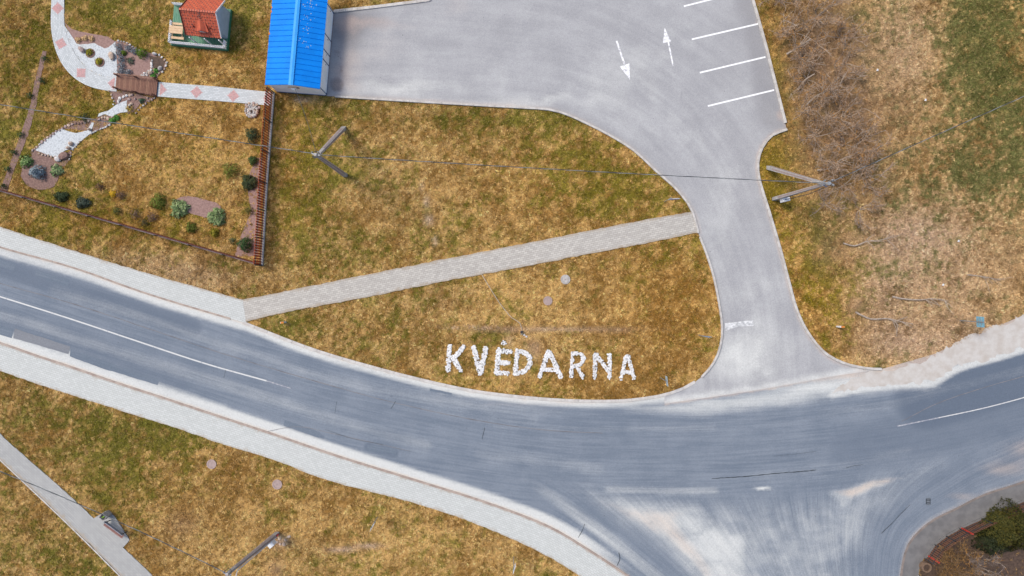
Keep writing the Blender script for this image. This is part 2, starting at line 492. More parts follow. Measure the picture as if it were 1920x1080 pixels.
    def mesh(s, name, mat):
        me = bpy.data.meshes.new(name)
        me.from_pydata(s.v, [], s.f)
        me.materials.append(mat)
        if s.c:
            a = me.color_attributes.new('Col', 'FLOAT_COLOR', 'POINT')
            a.data.foreach_set('color', np.array([tuple(c)[:3] + (1,) for c in s.c], np.float32).ravel())
        me.update()
        return me
    def build(s, name, mat, parent=None, world=True, loc=None):
        """verts in world coordinates when world is True, else in the parent's own"""
        if parent is not None and world:
            g = parent; off = Vector((0, 0, 0)); rz = 0
            base = parent.matrix_basis.copy()
            q = parent.parent
            while q is not None:
                base = q.matrix_basis @ base; q = q.parent
            inv = base.inverted()
            s.v = [tuple(inv @ Vector(v)) for v in s.v]
        o = bpy.data.objects.new(name, s.mesh(name, mat))
        if loc is not None: o.location = loc
        return link(o, parent)

def fill_mesh(name, V, F, mat, attrs):
    V = np.asarray(V, np.float32); F = np.asarray(F, np.int32)
    me = bpy.data.meshes.new(name)
    me.vertices.add(len(V)); me.vertices.foreach_set('co', V.ravel())
    nf, k = F.shape
    me.loops.add(nf * k); me.loops.foreach_set('vertex_index', F.ravel())
    me.polygons.add(nf)
    me.polygons.foreach_set('loop_start', np.arange(nf, dtype=np.int32) * k)
    me.polygons.foreach_set('loop_total', np.full(nf, k, np.int32))
    me.materials.append(mat)
    for nm, (typ, arr) in attrs.items():
        a = me.attributes.new(nm, typ, 'POINT')
        a.data.foreach_set('color' if typ == 'FLOAT_COLOR' else 'vector', np.asarray(arr, np.float32).ravel())
    me.update(); me.validate()
    return me

def sheet(name, poly, z, mat, step=0.5, fields=None, flow=None, flow2=None, skirt=0.0, parent=None, kind=None, jit=0.0):
    """flat sheet over a polygon in metres, with inner points that carry the mask attributes"""
    P = [tuple(p_) for p_ in poly]
    if jit:
        Q = []
        for i, p_ in enumerate(P):
            q_ = P[(i + 1) % len(P)]
            L = math.hypot(q_[0] - p_[0], q_[1] - p_[1]); n = max(1, int(L / 0.16))
            for k in range(n):
                Q.append((p_[0] + (q_[0] - p_[0]) * k / n, p_[1] + (q_[1] - p_[1]) * k / n))
        A = np.array(Q)
        P = [(a[0] + (vnoise(np.array(a[0]), np.array(a[1]), 0.3, 5) - 0.5) * 2 * jit + (vnoise(np.array(a[0]), np.array(a[1]), 1.1, 15) - 0.5) * jit * 0.5, a[1] + (vnoise(np.array(a[0]), np.array(a[1]), 0.3, 9) - 0.5) * 2 * jit + (vnoise(np.array(a[0]), np.array(a[1]), 1.1, 19) - 0.5) * jit * 0.5) for a in A]
    A = np.array(P)
    x0, y0 = A.min(0); x1, y1 = A.max(0)
    gx, gy = np.meshgrid(np.arange(x0, x1, step), np.arange(y0, y1, step))
    gx = gx.ravel() + RNG.random(gx.size) * step * 0.3; gy = gy.ravel() + RNG.random(gy.size) * step * 0.3
    k = inside(gx, gy, P)
    gx, gy = gx[k], gy[k]
    verts = [Vector(p_) for p_ in P] + [Vector((a, b_)) for a, b_ in zip(gx, gy)]
    r = delaunay_2d_cdt(verts, [], [list(range(len(P)))], 1, 1e-5)
    V2 = np.array([(v.x, v.y) for v in r[0]]); F = [f for f in r[2] if len(f) == 3]
    F = np.array(F)
    a, b_, c_ = V2[F[:, 0]], V2[F[:, 1]], V2[F[:, 2]]
    area = (b_[:, 0]-a[:, 0])*(c_[:, 1]-a[:, 1]) - (b_[:, 1]-a[:, 1])*(c_[:, 0]-a[:, 0])
    F = np.where(area[:, None] < 0, F[:, ::-1], F)
    V = np.column_stack([V2, np.full(len(V2), z)])
    if skirt:
        n0 = len(V); n = len(P)
        V = np.vstack([V, np.column_stack([A if not jit else np.array(P), np.full(n, z)]), np.column_stack([np.array(P), np.full(n, z - skirt)])])
        i = np.arange(n); j = (i + 1) % n
        F = np.vstack([F, np.column_stack([n0 + i, n0 + j, n0 + n + j]), np.column_stack([n0 + i, n0 + n + j, n0 + n + i])])
    at = {}
    px = V[:, 0] * S + 960; py = 540 - V[:, 1] * S
    mk = fields(px, py) if fields else np.zeros((len(V), 3))
    at['mask'] = ('FLOAT_COLOR', np.column_stack([mk, np.ones(len(V))]))
    if flow is not None:
        _, s_, d_ = dist_line(V[:, 0], V[:, 1], flow)
        at['flow'] = ('FLOAT_VECTOR', np.column_stack([s_, d_, np.zeros(len(V))]))
    if flow2 is not None:
        at['flow2'] = ('FLOAT_VECTOR', flow2(px, py))
    o = bpy.data.objects.new(name, fill_mesh(name, V, F, mat, at))
    link(o, parent)
    if kind: o['kind'] = kind
    return o

# ------------------------------------------------------------------ plan lines (photograph pixels)
U_LEFT = curve_px([(-900, 170), (-300, 368), (0, 463), (139, 502), (278, 551), (455, 604)])
U_RIGHT = curve_px([(455, 604), (500, 622), (556, 644), (611, 663), (694, 687), (778, 709), (889, 733), (1020, 748), (1120, 752), (1183, 750), (1246, 741)])
ISLE = curve_px([(1246, 741), (1290, 724), (1322, 700), (1342, 672), (1352, 640), (1353, 606), (1347, 565), (1338, 520), (1325, 478), (1309, 437)])
ISLE2 = curve_px([(1309, 437), (1300, 402), (1287, 378), (1262, 349), (1235, 326), (1190, 284), (1150, 258), (1100, 232), (1060, 214), (1030, 206), (990, 203), (900, 198), (700, 186), (612, 180)])
RK = curve_px([(1475, 243), (1447, 254), (1430, 274), (1421, 298), (1422, 332), (1440, 392), (1462, 466), (1479, 530), (1493, 580), (1512, 620), (1544, 660), (1580, 680), (1622, 690), (1658, 692)])
LK = curve_px([(-900, 345), (-300, 545), (0, 643), (69, 667), (139, 690), (208, 714), (300, 744), (400, 777), (500, 810), (639, 857), (778, 900), (917, 944), (1026, 986), (1089, 1022), (1177, 1080), (1300, 1170), (1420, 1290), (1500, 1420)])
LW = curve_px([(-900, 395), (-300, 595), (0, 695), (69, 719), (150, 745), (264, 781), (333, 803), (417, 832), (520, 864), (611, 899), (764, 939), (861, 970), (944, 1003), (1020, 1039), (1089, 1080), (1210, 1165), (1330, 1290), (1400, 1420)])
UW = curve_px([(-900, 130), (-300, 330), (0, 425), (139, 470), (236, 500), (347, 532), (455, 562)])
DPU = curve_px([(455, 562), (515, 550), (580, 537), (663, 519.6), (747, 503), (822, 488), (940, 465), (1023, 449), (1117, 430), (1200, 414), (1296, 397)])
DPL = curve_px([(1309, 436), (1242, 450), (1138, 470), (1044, 488), (976, 501), (851, 524), (776, 539), (705, 554), (653, 564), (580, 577), (520, 589), (462, 603)])
SEAM = curve_px([(1246, 757), (1330, 745), (1440, 728), (1560, 706), (1640, 694)])
SHW = curve_px([(1658, 692), (1700, 684), (1745, 668), (1800, 640), (1860, 616), (1920, 588), (2100, 500), (2500, 300)])
AT = curve_px([(1560, 737), (1622, 725), (1689, 719), (1744, 717), (1765, 706), (1789, 691), (1825, 678), (1872, 666), (1920, 650), (2100, 575), (2500, 390)])
CK = curve_px([(1660, 1420), (1680, 1150), (1689, 1080), (1694, 1047), (1704, 1019), (1722, 997), (1751, 974), (1792, 954), (1844, 928), (1920, 903), (2100, 830), (2500, 650)])
CF = curve_px([(1712, 1420), (1718, 1150), (1721, 1085), (1724, 1061), (1733, 1044), (1752, 1018), (1797, 989), (1840, 970), (1873, 956), (1930, 934), (2100, 862), (2500, 690)])

CENTRE = wpx(curve_px([(-900, 270), (-300, 466), (0, 560), (250, 637), (500, 716), (700, 768), (950, 812), (1150, 828), (1400, 826), (1680, 799), (1920, 746), (2100, 690), (2500, 520)], 25))
PARKFLOW = wpx(curve_px([(560, 90), (900, 100), (1080, 130), (1220, 200), (1320, 300), (1390, 440), (1430, 600), (1440, 760)], 25))

road_poly = wpx(U_LEFT + U_RIGHT[1:] + SEAM[1:] + [(1660, 690), (1750, 664), (1920, 590), (2100, 505), (2500, 305)] + [(2500, 650)] + CK[::-1] + [(1500, 1420)] + LK[::-1][1:])
park_poly = wpx([(1246, 757), (1246, 741)] + ISLE[1:] + ISLE2[1:] + [(612, 178), (626, 22), (700, 14), (810, 0), (830, -60), (850, -300), (1320, -300), (1411, 0), (1433, 78), (1475, 243)] + RK[1:] + SEAM[::-1])
walk_low = wpx(LK + LW[::-1])
walk_up = wpx(U_LEFT + [(462, 603)] + UW[::-1])
diag = wpx(DPU + DPL)
path_bl = curve_px([(-300, 480), (-100, 700), (0, 812), (56, 863), (111, 911), (181, 976), (236, 1030), (287, 1080), (380, 1180), (500, 1320)])
path_br = curve_px([(420, 1320), (310, 1180), (228, 1080), (139, 991), (69, 924), (0, 859), (-100, 760), (-360, 480)])
path_low = wpx(path_bl + path_br)
corner_walk = wpx(CK + CF[::-1])
shoulder = wpx([(1600, 704)] + SHW + AT[::-1])

# ------------------------------------------------------------------ ground with its turf colours
def blobs(px, py, L):
    r = np.zeros(np.shape(px))
    for cx, cy, rx, ry, a in L:
        r = r + a * np.exp(-(((px - cx) / rx) ** 2 + ((py - cy) / ry) ** 2))
    return r
GREEN = [(60, 200, 130, 260, 0.22), (380, 250, 160, 60, -0.05), (260, 40, 200, 60, 0.16), (200, 430, 260, 40, 0.10), (570, 290, 60, 110, 0.30),
         (850, 215, 260, 28, 0.26), (1120, 300, 120, 60, 0.22), (1150, 370, 130, 40, 0.30), (1250, 480, 60, 30, 0.12), (950, 240, 120, 60, 0.10), (620, 470, 80, 30, 0.14), (700, 560, 90, 20, 0.10), (60, 60, 60, 60, 0.1), (450, 60, 40, 50, 0.24), (30, 440, 60, 20, 0.1), (650, 420, 120, 80, 0.06), (820, 350, 200, 60, -0.12),
         (1000, 560, 260, 60, -0.12), (1020, 710, 220, 40, -0.12), (560, 600, 60, 20, 0.15), (1270, 570, 90, 90, -0.06),
         (1455, 330, 45, 130, 0.30), (1440, 120, 40, 140, 0.28), (1540, 560, 70, 110, 0.18), (1855, 110, 90, 200, 0.42), (1650, 200, 50, 160, 0.12),
         (1790, 330, 110, 50, 0.24), (1900, 300, 80, 120, 0.15), (1690, 80, 80, 130, -0.15), (1760, 530, 170, 110, -0.22), (1900, 470, 70, 60, -0.05),
         (1690, 430, 120, 50, -0.05), (130, 800, 200, 60, 0.26), (240, 910, 80, 60, 0.24), (330, 830, 200, 40, 0.14), (110, 1040, 110, 60, 0.20),
         (400, 980, 120, 80, -0.05), (760, 1010, 200, 70, -0.12), (480, 1050, 200, 60, -0.08), (380, 540, 60, 30, -0.2), (1700, 640, 120, 40, -0.2)]
PALE = [(1690, 90, 90, 150, 0.7), (1760, 540, 180, 120, 0.7), (1700, 430, 120, 60, 0.6), (1690, 650, 110, 40, 0.6), (1850, 640, 90, 40, 0.4), (1860, 330, 200, 120, 0.3),
        (1640, 560, 60, 90, 0.4), (370, 520, 90, 30, 0.5), (250, 490, 120, 25, 0.4), (820, 560, 60, 30, 0.2)]
MUST = [(1455, 330, 50, 150, 0.8), (1440, 120, 45, 160, 0.8), (1530, 570, 90, 130, 0.8), (1270, 570, 120, 130, 0.55), (1000, 560, 300, 120, 0.22), (1100, 340, 250, 120, 0.45),
        (560, 300, 60, 140, 0.35), (200, 420, 300, 30, 0.45), (250, 150, 250, 150, 0.35), (350, 300, 200, 120, 0.3), (1020, 720, 260, 30, 0.35), (760, 1000, 300, 100, 0.15), (360, 900, 200, 100, 0.2), (380, 110, 60, 20, 0.4)]
SOILP = [(800, 378, 6, 12, 0.7), (804, 412, 8, 9, 0.95), (815, 452, 5, 8, 0.8), (790, 350, 4, 8, 0.5), (572, 188, 20, 6, 0.6), (560, 187, 5, 4, 0.8), (640, 1030, 25, 4, 0.8), (690, 1024, 25, 4, 0.7), (530, 1015, 12, 9, 0.8), (955, 640, 10, 14, 0.3), (1000, 655, 14, 16, 0.4), (620, 262, 6, 8, 0.3), (880, 614, 40, 3, 0.6), (1050, 617, 90, 3, 0.5)]
SOILM = [ (1060, 616, 110, 5, 0.5), (900, 613, 70, 4, 0.7), (950, 620, 60, 5, 0.5), (1150, 620, 40, 6, 0.45),
         (640, 1030, 25, 5, 0.9), (690, 1024, 25, 6, 0.8), (518, 1068, 16, 22, 0.7), (515, 1018, 14, 12, 0.6), (970, 700, 16, 20, 0.3), (1000, 645, 20, 30, 0.25), (1556, 340, 50, 60, 0.25), (1470, 240, 1, 1, 0),
         (1560, 470, 40, 40, 0.5), (1605, 575, 20, 16, 0.7), (1535, 60, 80, 110, 0.65), (1575, 250, 95, 110, 0.65), (1560, 150, 90, 90, 0.4), (1800, 600, 60, 14, 0.4), (340, 985, 30, 25, 0.4), (1900, 480, 40, 60, 0.3)]
STRAW = [(880, 520, 90, 40, 0.05), (980, 550, 100, 50, 0.16), (1010, 600, 60, 50, 0.12), (380, 300, 100, 80, 0.14), (350, 140, 90, 40, 0.10), (700, 330, 140, 60, 0.05), (1270, 560, 50, 80, -0.10), (1240, 690, 80, 40, -0.12), (620, 640, 90, 40, -0.06), (800, 620, 40, 80, -0.12), (780, 1030, 200, 50, 0.14), (580, 960, 100, 50, 0.08), (1690, 100, 80, 150, 0.15), (480, 1030, 100, 60, 0.12), (960, 738, 240, 12, -0.12)]
def turf(px, py, x, y, fine=True):
    nl = fbm(x, y, 4.0, 1, 3); nm = fbm(x, y, 0.75, 2, 3); ns = fbm(x, y, 0.19, 3, 2)
    nm2 = fbm(x, y, 1.1, 4, 4); ns2 = fbm(x, y, 0.14, 5, 2)
    g = 0.425 + blobs(px, py, GREEN) + 0.70 * (nm - 0.5) + 0.60 * (nl - 0.5) + 0.85 * (ns - 0.5) * (1 + 0.3 * sstep(1560, 1660, px))
    wg = sstep(0.32, 0.78, g)
    st = 0.50 + 0.70 * (nm2 - 0.5) + 1.10 * (ns2 - 0.5) + 0.45 * (nl - 0.5) + blobs(px, py, STRAW) + 0.25 * np.clip(blobs(px, py, PALE), 0, 1)
    ws_ = sstep(0.20, 0.85, st)
    pal = np.clip(blobs(px, py, PALE), 0, 1)[..., None]
    mus = np.clip(blobs(px, py, MUST), 0, 1)[..., None]
    soil = np.clip(blobs(px, py, SOILM), 0, 1)
    soil = np.clip(soil * (0.6 + 1.2 * (ns - 0.2)), 0, 1)[..., None]
    farr = sstep(1560, 1660, px)[..., None]
    brown = np.array((0.275, 0.155, 0.045)) * (1 - pal) + np.array((0.20, 0.125, 0.07)) * pal
    straw = np.array((0.68, 0.445, 0.185)) * (1 - pal) + np.array((0.56, 0.395, 0.27)) * pal
    lush = np.clip((g - 0.55) * 1.6, 0, 1)[..., None]
    green = np.array((0.150, 0.145, 0.018)) * (1 - lush) + np.array((0.105, 0.125, 0.016)) * lush
    greenr = np.array((0.135, 0.140, 0.045)) * (1 - lush) + np.array((0.075, 0.105, 0.030)) * lush
    green = green * (1 - farr) + greenr * farr
    c = brown + (straw - brown) * ws_[..., None]
    c = c * (1 - mus * 0.6) + c * np.array((1.02, 0.82, 0.36)) * mus * 0.6
    gm = green * (1 - mus) + np.array((0.215, 0.165, 0.010)) * mus
    c = c + (gm * (0.8 + 0.45 * ws_[..., None]) - c) * (wg * 0.88)[..., None]
    sp_ = np.clip(blobs(px, py, SOILP) * (0.6 + 1.3 * (ns2 - 0.1)), 0, 1)[..., None]
    c = c + (np.array((0.34, 0.22, 0.15)) - c) * soil * 0.8
    c = c + (np.array((0.62, 0.46, 0.35)) - c) * sp_ * 0.85
    soil = np.maximum(soil, sp_)
    return np.clip(c, 0.004, 0.9), soil[..., 0]

def stretch_axis(lim, step, far):
    a = list(np.arange(-lim, lim + 1e-6, step)); q = lim; d = step
    while q < far:
        d *= 1.35; q += d; a.append(q); a.insert(0, -q)
    return np.array(a)
ax = stretch_axis(50, 0.36, 420); ay = stretch_axis(33, 0.36, 420)
gx, gy = np.meshgrid(ax, ay)
nx, ny = len(ax), len(ay)
X, Y = gx.ravel(), gy.ravel()
Z = (fbm(X, Y, 2.5, 8, 3) - 0.5) * 0.02 - 0.012
colr, _ = turf(X * S + 960, 540 - Y * S, X, Y)
far_ = np.maximum(sstep(46, 54, np.abs(X)), sstep(29, 37, np.abs(Y)))[:, None]
colr = colr * (1 - far_) + colr.mean(0) * (0.85 + 0.3 * fbm(X, Y, 45, 91, 2)[:, None]) * far_
idx = np.arange(nx * ny).reshape(ny, nx)
F = np.column_stack([idx[:-1, :-1].ravel(), idx[:-1, 1:].ravel(), idx[1:, 1:].ravel(), idx[1:, :-1].ravel()])
me = fill_mesh('ground', np.column_stack([X, Y, Z]), F, M['ground'], {'Col': ('FLOAT_COLOR', np.column_stack([colr * 0.72, np.ones(len(X))]))})
ground = link(bpy.data.objects.new('ground', me)); ground['kind'] = 'structure'

# ------------------------------------------------------------------ main road
def st(px, py, pts, w, soft, amp):
    d, _, _ = dist_line(px, py, pts)
    return amp * (1 - sstep(w, w + soft, d))
def poly_soft(px, py, pts, soft, amp):
    ins = inside(px, py, pts)
    d, _, _ = dist_line(px, py, list(pts) + [pts[0]])
    sd_ = np.where(ins, d, -d)
    return amp * sstep(-soft, soft, sd_)
def road_fields(px, py):
    dust = np.zeros(px.shape); sand = np.zeros(px.shape); dark = np.zeros(px.shape)
    up = U_LEFT + U_RIGHT[1:]
    dust = np.maximum(dust, st(px, py, up, 6, 14, 0.95))
    dust = np.maximum(dust, st(px, py, U_LEFT, 10, 12, 0.95))
    sand = np.maximum(sand, st(px, py, up, 2, 6, 0.50))
    dust = np.maximum(dust, st(px, py, LK, 13, 14, 1.0) * sstep(1250, 1050, px))
    dust = np.maximum(dust, st(px, py, [(0, 625), (130, 668), (300, 728), (420, 770)], 4, 14, 0.6))
    sand = np.maximum(sand, st(px, py, LK, 1, 8, 0.62))
    # seam in front of the access road and the wide pale verge to its right
    dust = np.maximum(dust, poly_soft(px, py + (fbm(px, py, 60, 51, 4) - 0.5) * 16, [(1150, 748), (1246, 757), (1440, 728), (1560, 706), (1660, 690), (1760, 700), (1750, 722), (1622, 733), (1539, 748), (1400, 764), (1300, 774), (1180, 768)], 22, 0.80))
    sand = np.maximum(sand, st(px, py, SEAM, 1.5, 5, 0.55))
    sand = np.maximum(sand, blobs(px, py, [(1540, 712, 60, 8, 0.5), (1600, 702, 40, 6, 0.7), (1000, 757, 160, 6, 0.35)]))
    sand = np.maximum(sand, st(px, py, [(1660, 690), (1800, 650), (1920, 600)], 10, 30, 0.7))
    dust = np.maximum(dust, st(px, py, [(p_[0], p_[1] + 2) for p_ in AT], 3, 12, 0.8))
    # pale streaks along the lanes
    dust = np.maximum(dust, st(px, py, [(960, 890), (1010, 915), (1075, 960), (1150, 1015), (1230, 1080), (1300, 1150)], 3, 18, 0.55) * sstep(930, 1090, px))
    for pts, w, s_, a in (
        ([(100, 548), (250, 590), (420, 648), (600, 706), (760, 741), (900, 760), (1050, 766)], 5, 14, 0.34),
        ([(640, 715), (760, 745), (900, 780), (1000, 790)], 7, 12, 0.25),
        ([(0, 590), (60, 606), (150, 640), (260, 672), (420, 720), (600, 780), (800, 836)], 4, 14, 0.36),
        ([(900, 852), (1010, 864), (1120, 880)], 8, 14, 0.3),
        ([(930, 800), (1100, 805), (1340, 803)], 2, 8, 0.28),
        ([(1140, 918), (1250, 922), (1340, 920)], 2, 9, 0.5), ([(1420, 893), (1560, 880), (1700, 845)], 2, 16, 0.22),
        ([(1540, 775), (1660, 760), (1800, 725), (1920, 695)], 3, 12, 0.25)):
        dust = np.maximum(dust, st(px, py, pts, w * 0.6, s_ * 1.5, a * 0.85))
    # the big sandy fan of the side road mouth
    X_ = px + (fbm(px, py, 90, 31, 3) - 0.5) * 34; Y_ = py + (fbm(px, py, 80, 37, 3) - 0.5) * 26
    fan = [(1085, 925), (1150, 935), (1240, 945), (1400, 945), (1500, 940), (1600, 915), (1700, 885), (1760, 865), (1700, 920), (1640, 990), (1600, 1060), (1590, 1150), (1600, 1300), (1420, 1300), (1330, 1110), (1260, 1040), (1190, 985), (1130, 952)]
    dust = np.maximum(dust, poly_soft(X_, Y_, fan, 55, 0.44))
    dust = np.maximum(dust, poly_soft(X_, Y_, [(1100, 932), (1290, 945), (1400, 1000), (1420, 1120), (1380, 1200), (1300, 1070), (1220, 995), (1150, 960)], 34, 0.80))
    sand = np.maximum(sand, poly_soft(X_, Y_, [(1125, 942), (1200, 950), (1290, 962), (1270, 972), (1310, 1020), (1345, 1070), (1340, 1100), (1300, 1050), (1240, 1000), (1170, 962)], 18, 0.5))
    sand = np.maximum(sand, poly_soft(X_, Y_, [(1570, 918), (1690, 893), (1650, 915), (1600, 935)], 8, 0.6))
    dust = np.maximum(dust, poly_soft(X_, Y_, [(1560, 920), (1700, 890), (1640, 925), (1580, 950)], 18, 0.75))
    dust = np.maximum(dust, blobs(px, py, [(1430, 916, 16, 3, 1.1)]))
    dA, _, _ = dist_line(px, py, LK); dC, _, _ = dist_line(px, py, CK); psi_ = dA / (dA + dC + 1e-6)
    south = sstep(900, 960, py) * sstep(1000, 1120, px)
    trk = fbm(psi_ * 900, py * 0.35, 22, 61, 4); trk2 = fbm(psi_ * 900 + 40, py * 0.2, 9, 63, 2)
    _, sc_, dc_ = dist_line(px, py, [(p_[0] * S + 960, 540 - p_[1] * S) for p_ in CENTRE])
    lane = fbm(sc_ * 0.10, dc_, 14, 65, 4)
    tt = south * (0.6 * trk + 0.4 * trk2) + (1 - south) * lane
    dust = dust * (0.80 + 0.36 * sstep(0.2, 0.8, tt))
    dark = np.maximum(dark, (0.75 * sstep(0.54, 0.30, tt)) * (0.35 + 0.65 * south) * (dust > 0.02) * 0.2)
    fine = fbm(px + py * 0.6, py * 2.2 - px * 0.5, 34, 41, 4)
    dust = dust * (1 - 0.25 * sstep(0.45, 0.7, fine) * poly_soft(px, py, fan, 30, 1.0))
    # right arm verge, brownish
    sand = np.maximum(sand, st(px, py, CK, 1, 12, 0.40))
    dust = np.maximum(dust, st(px, py, CK, 1, 16, 0.22))
    sand = np.maximum(sand, blobs(px, py, [(1880, 880, 60, 18, 0.45), (1950, 840, 80, 26, 0.55), (1800, 930, 40, 10, 0.4)]))
    dark = np.maximum(dark, st(px, py, [(1560, 880), (1700, 870), (1820, 835), (1920, 800)], 6, 40, 0.22))
    # darker lanes
    for pts, w, s_, a in (
        ([(-200, 440), (0, 500), (200, 565), (360, 615)], 10, 22, 0.55), ([(-200, 560), (0, 610), (150, 640), (260, 690), (330, 715)], 14, 26, 0.45),
        ([(0, 575), (300, 668), (520, 735)], 8, 20, 0.3), ([(560, 735), (900, 800), (1300, 830)], 3, 10, 0.25),
        ([(1740, 750), (1840, 720), (1920, 695), (2100, 625)], 36, 60, 0.75), ([(1600, 840), (1750, 810), (1920, 770)], 24, 60, 0.45),
        ([(1060, 905), (1110, 945), (1180, 1000), (1260, 1070), (1340, 1150)], 5, 22, 0.32), ([(1000, 935), (1080, 985), (1160, 1040), (1230, 1100)], 5, 20, 0.28),
        ([(540, 800), (600, 822)], 5, 10, 0.6), ([(690, 838), (740, 850)], 5, 8, 0.6), ([(1640, 980), (1700, 920), (1800, 870)], 12, 24, 0.3), ([(1620, 1080), (1650, 1000), (1700, 940)], 3, 10, 0.35)):
        dark = np.maximum(dark, st(px, py, pts, w, s_, a))
    return np.column_stack([dust, sand, dark])
def road_flow2(px, py):
    dA, _, _ = dist_line(px, py, LK); dC, _, _ = dist_line(px, py, CK)
    psi = dA / (dA + dC + 1e-6) * 24
    reg = [(1010, 900), (1100, 925), (1300, 940), (1600, 915), (1800, 850), (2100, 760), (2400, 700), (2400, 1400), (1000, 1400)]
    return np.column_stack([py / S, psi, poly_soft(px, py, reg, 45, 1.0)])
road = sheet('road', road_poly, 0.02, M['road'], 0.24, road_fields, CENTRE, road_flow2, kind='structure')

def park_fields(px0, py0):
    px = px0 + (fbm(px0, py0, 40, 71, 4) - 0.5) * 34; py = py0 + (fbm(px0, py0, 40, 73, 4) - 0.5) * 34
    kx, ky = px0, py0
    dust = np.zeros(px.shape); sand = np.zeros(px.shape); dark = np.zeros(px.shape)
    edge_l = ISLE2
    sand = np.maximum(sand, st(kx, ky, ISLE2, 3, 10, 0.42))
    sand = np.maximum(sand, st(kx, ky, ISLE, 1, 6, 0.35))
    sand = np.maximum(sand, st(kx, ky, RK, 3, 9, 0.5))
    dust = np.maximum(dust, blobs(px, py, [(1380, 680, 120, 60, 0.55), (1440, 560, 50, 120, 0.22), (1100, 150, 200, 60, 0.15), (760, 165, 120, 14, 0.5), (1000, 190, 120, 12, 0.45), (1350, 440, 40, 120, 0.35)]))
    dust = np.maximum(dust, st(kx, ky, SEAM, 4, 16, 0.7))
    sand = np.maximum(sand, st(kx, ky, SEAM, 1, 4, 0.45))
    sand = np.maximum(sand, blobs(px, py, [(640, 150, 40, 40, 0.35), (700, 110, 80, 50, 0.22), (760, 60, 100, 40, 0.16), (660, 45, 90, 10, 0.5), (1466, 215, 10, 14, 0.8), (1415, 35, 6, 8, 0.7), (650, 100, 20, 80, 0.3), (860, 10, 40, 30, 0.3), (960, 185, 50, 8, 0.3)]))
    dark = np.maximum(dark, st(px, py, [(1420, 0), (1445, 120), (1462, 210)], 26, 45, 0.42))
    dark = np.maximum(dark, blobs(px, py, [(1380, 50, 90, 80, 0.26), (1360, 150, 80, 50, 0.22), (650, 60, 50, 50, 0.5), (700, 40, 60, 26, 0.3), (1440, 230, 26, 40, 0.35)]))
    # wet brown blots near the blue shed
    sand = np.maximum(sand, blobs(px, py, [(628, 98, 5, 9, 1.0), (648, 131, 4, 6, 1.2), (650, 125, 6, 4, 1.0), (658, 47, 8, 6, 0.6), (642, 115, 4, 3, 1.0)]) * 0.0)
    dark = np.maximum(dark, blobs(px, py, [(636, 166, 13, 10, 0.9), (649, 163, 5, 12, 0.9), (630, 98, 7, 9, 0.7), (648, 130, 5, 8, 0.9), (660, 46, 9, 7, 0.5), (672, 56, 7, 7, 0.4), (642, 150, 6, 8, 0.3)]))
    for pts, a in (([(1250, 100), (1270, 180), (1310, 260), (1360, 400)], 0.12), ([(1190, 60), (1220, 160), (1290, 280), (1350, 420), (1390, 600)], 0.15)):
        dust = np.maximum(dust, st(px, py, pts, 6, 16, a))
    dark = np.maximum(dark, st(px, py, [(1285, 170), (1288, 200), (1320, 270)], 1.5, 5, 0.35))
    sw = fbm(px0, py0, 26, 75, 4); dust = np.clip(dust * (0.6 + 0.8 * sw) + 0.18 * sstep(0.52, 0.74, fbm(px0, py0, 70, 77, 4)), 0, 1.2)
    return np.column_stack([dust, sand, dark])
park = sheet('car_park', park_poly, 0.026, M['park'], 0.28, park_fields, PARKFLOW, kind='structure')

# paving
def edge_dirt(lines, w=3, soft=9, amp=0.8):
    def f(px, py):
        d = np.zeros(px.shape)
        for l in lines: d = np.maximum(d, st(px, py, l, w, soft, amp))
        return np.column_stack([d, d * 0, d * 0])
    return f
pav_low = sheet('pavement', walk_low, 0.075, M['walk'], 0.5, edge_dirt([LW, LK], 1, 5, 0.7), wpx(LK[::3]), skirt=0.1, kind='structure', jit=0.03)
pav_up = sheet('pavement', walk_up, 0.075, M['walk'], 0.5, edge_dirt([UW], 1, 5, 0.7), wpx(U_LEFT[::3]), skirt=0.1, kind='structure', jit=0.03)
pdiag = sheet('path', diag, 0.070, M['path'], 0.4, edge_dirt([DPU, DPL], 1, 7, 0.8), wpx([(300, 640), (1500, 380)]), skirt=0.1, kind='structure', jit=0.035)
plow = sheet('path', path_low, 0.060, M['path2'], 0.5, edge_dirt([path_br], 1, 6, 0.8), wpx([(-300, 500), (600, 1400)]), skirt=0.1, kind='structure', jit=0.03)
bench_pad = sheet('pavement', wpx([(176, 972), (199, 958), (214, 966), (244, 1012), (231, 1026)]), 0.064, M['path2'], 0.4, None, wpx([(100, 900), (300, 1100)]), skirt=0.1, kind='structure', jit=0.02)
pcorner = sheet('pavement', corner_walk, 0.07, M['cw'], 0.5, None, wpx(CK[::3]), skirt=0.1, kind='structure')
shl = sheet('gravel_shoulder', shoulder, 0.034, M['shoulder'], 0.5, None, None, skirt=0.05, kind='structure', jit=0.26)

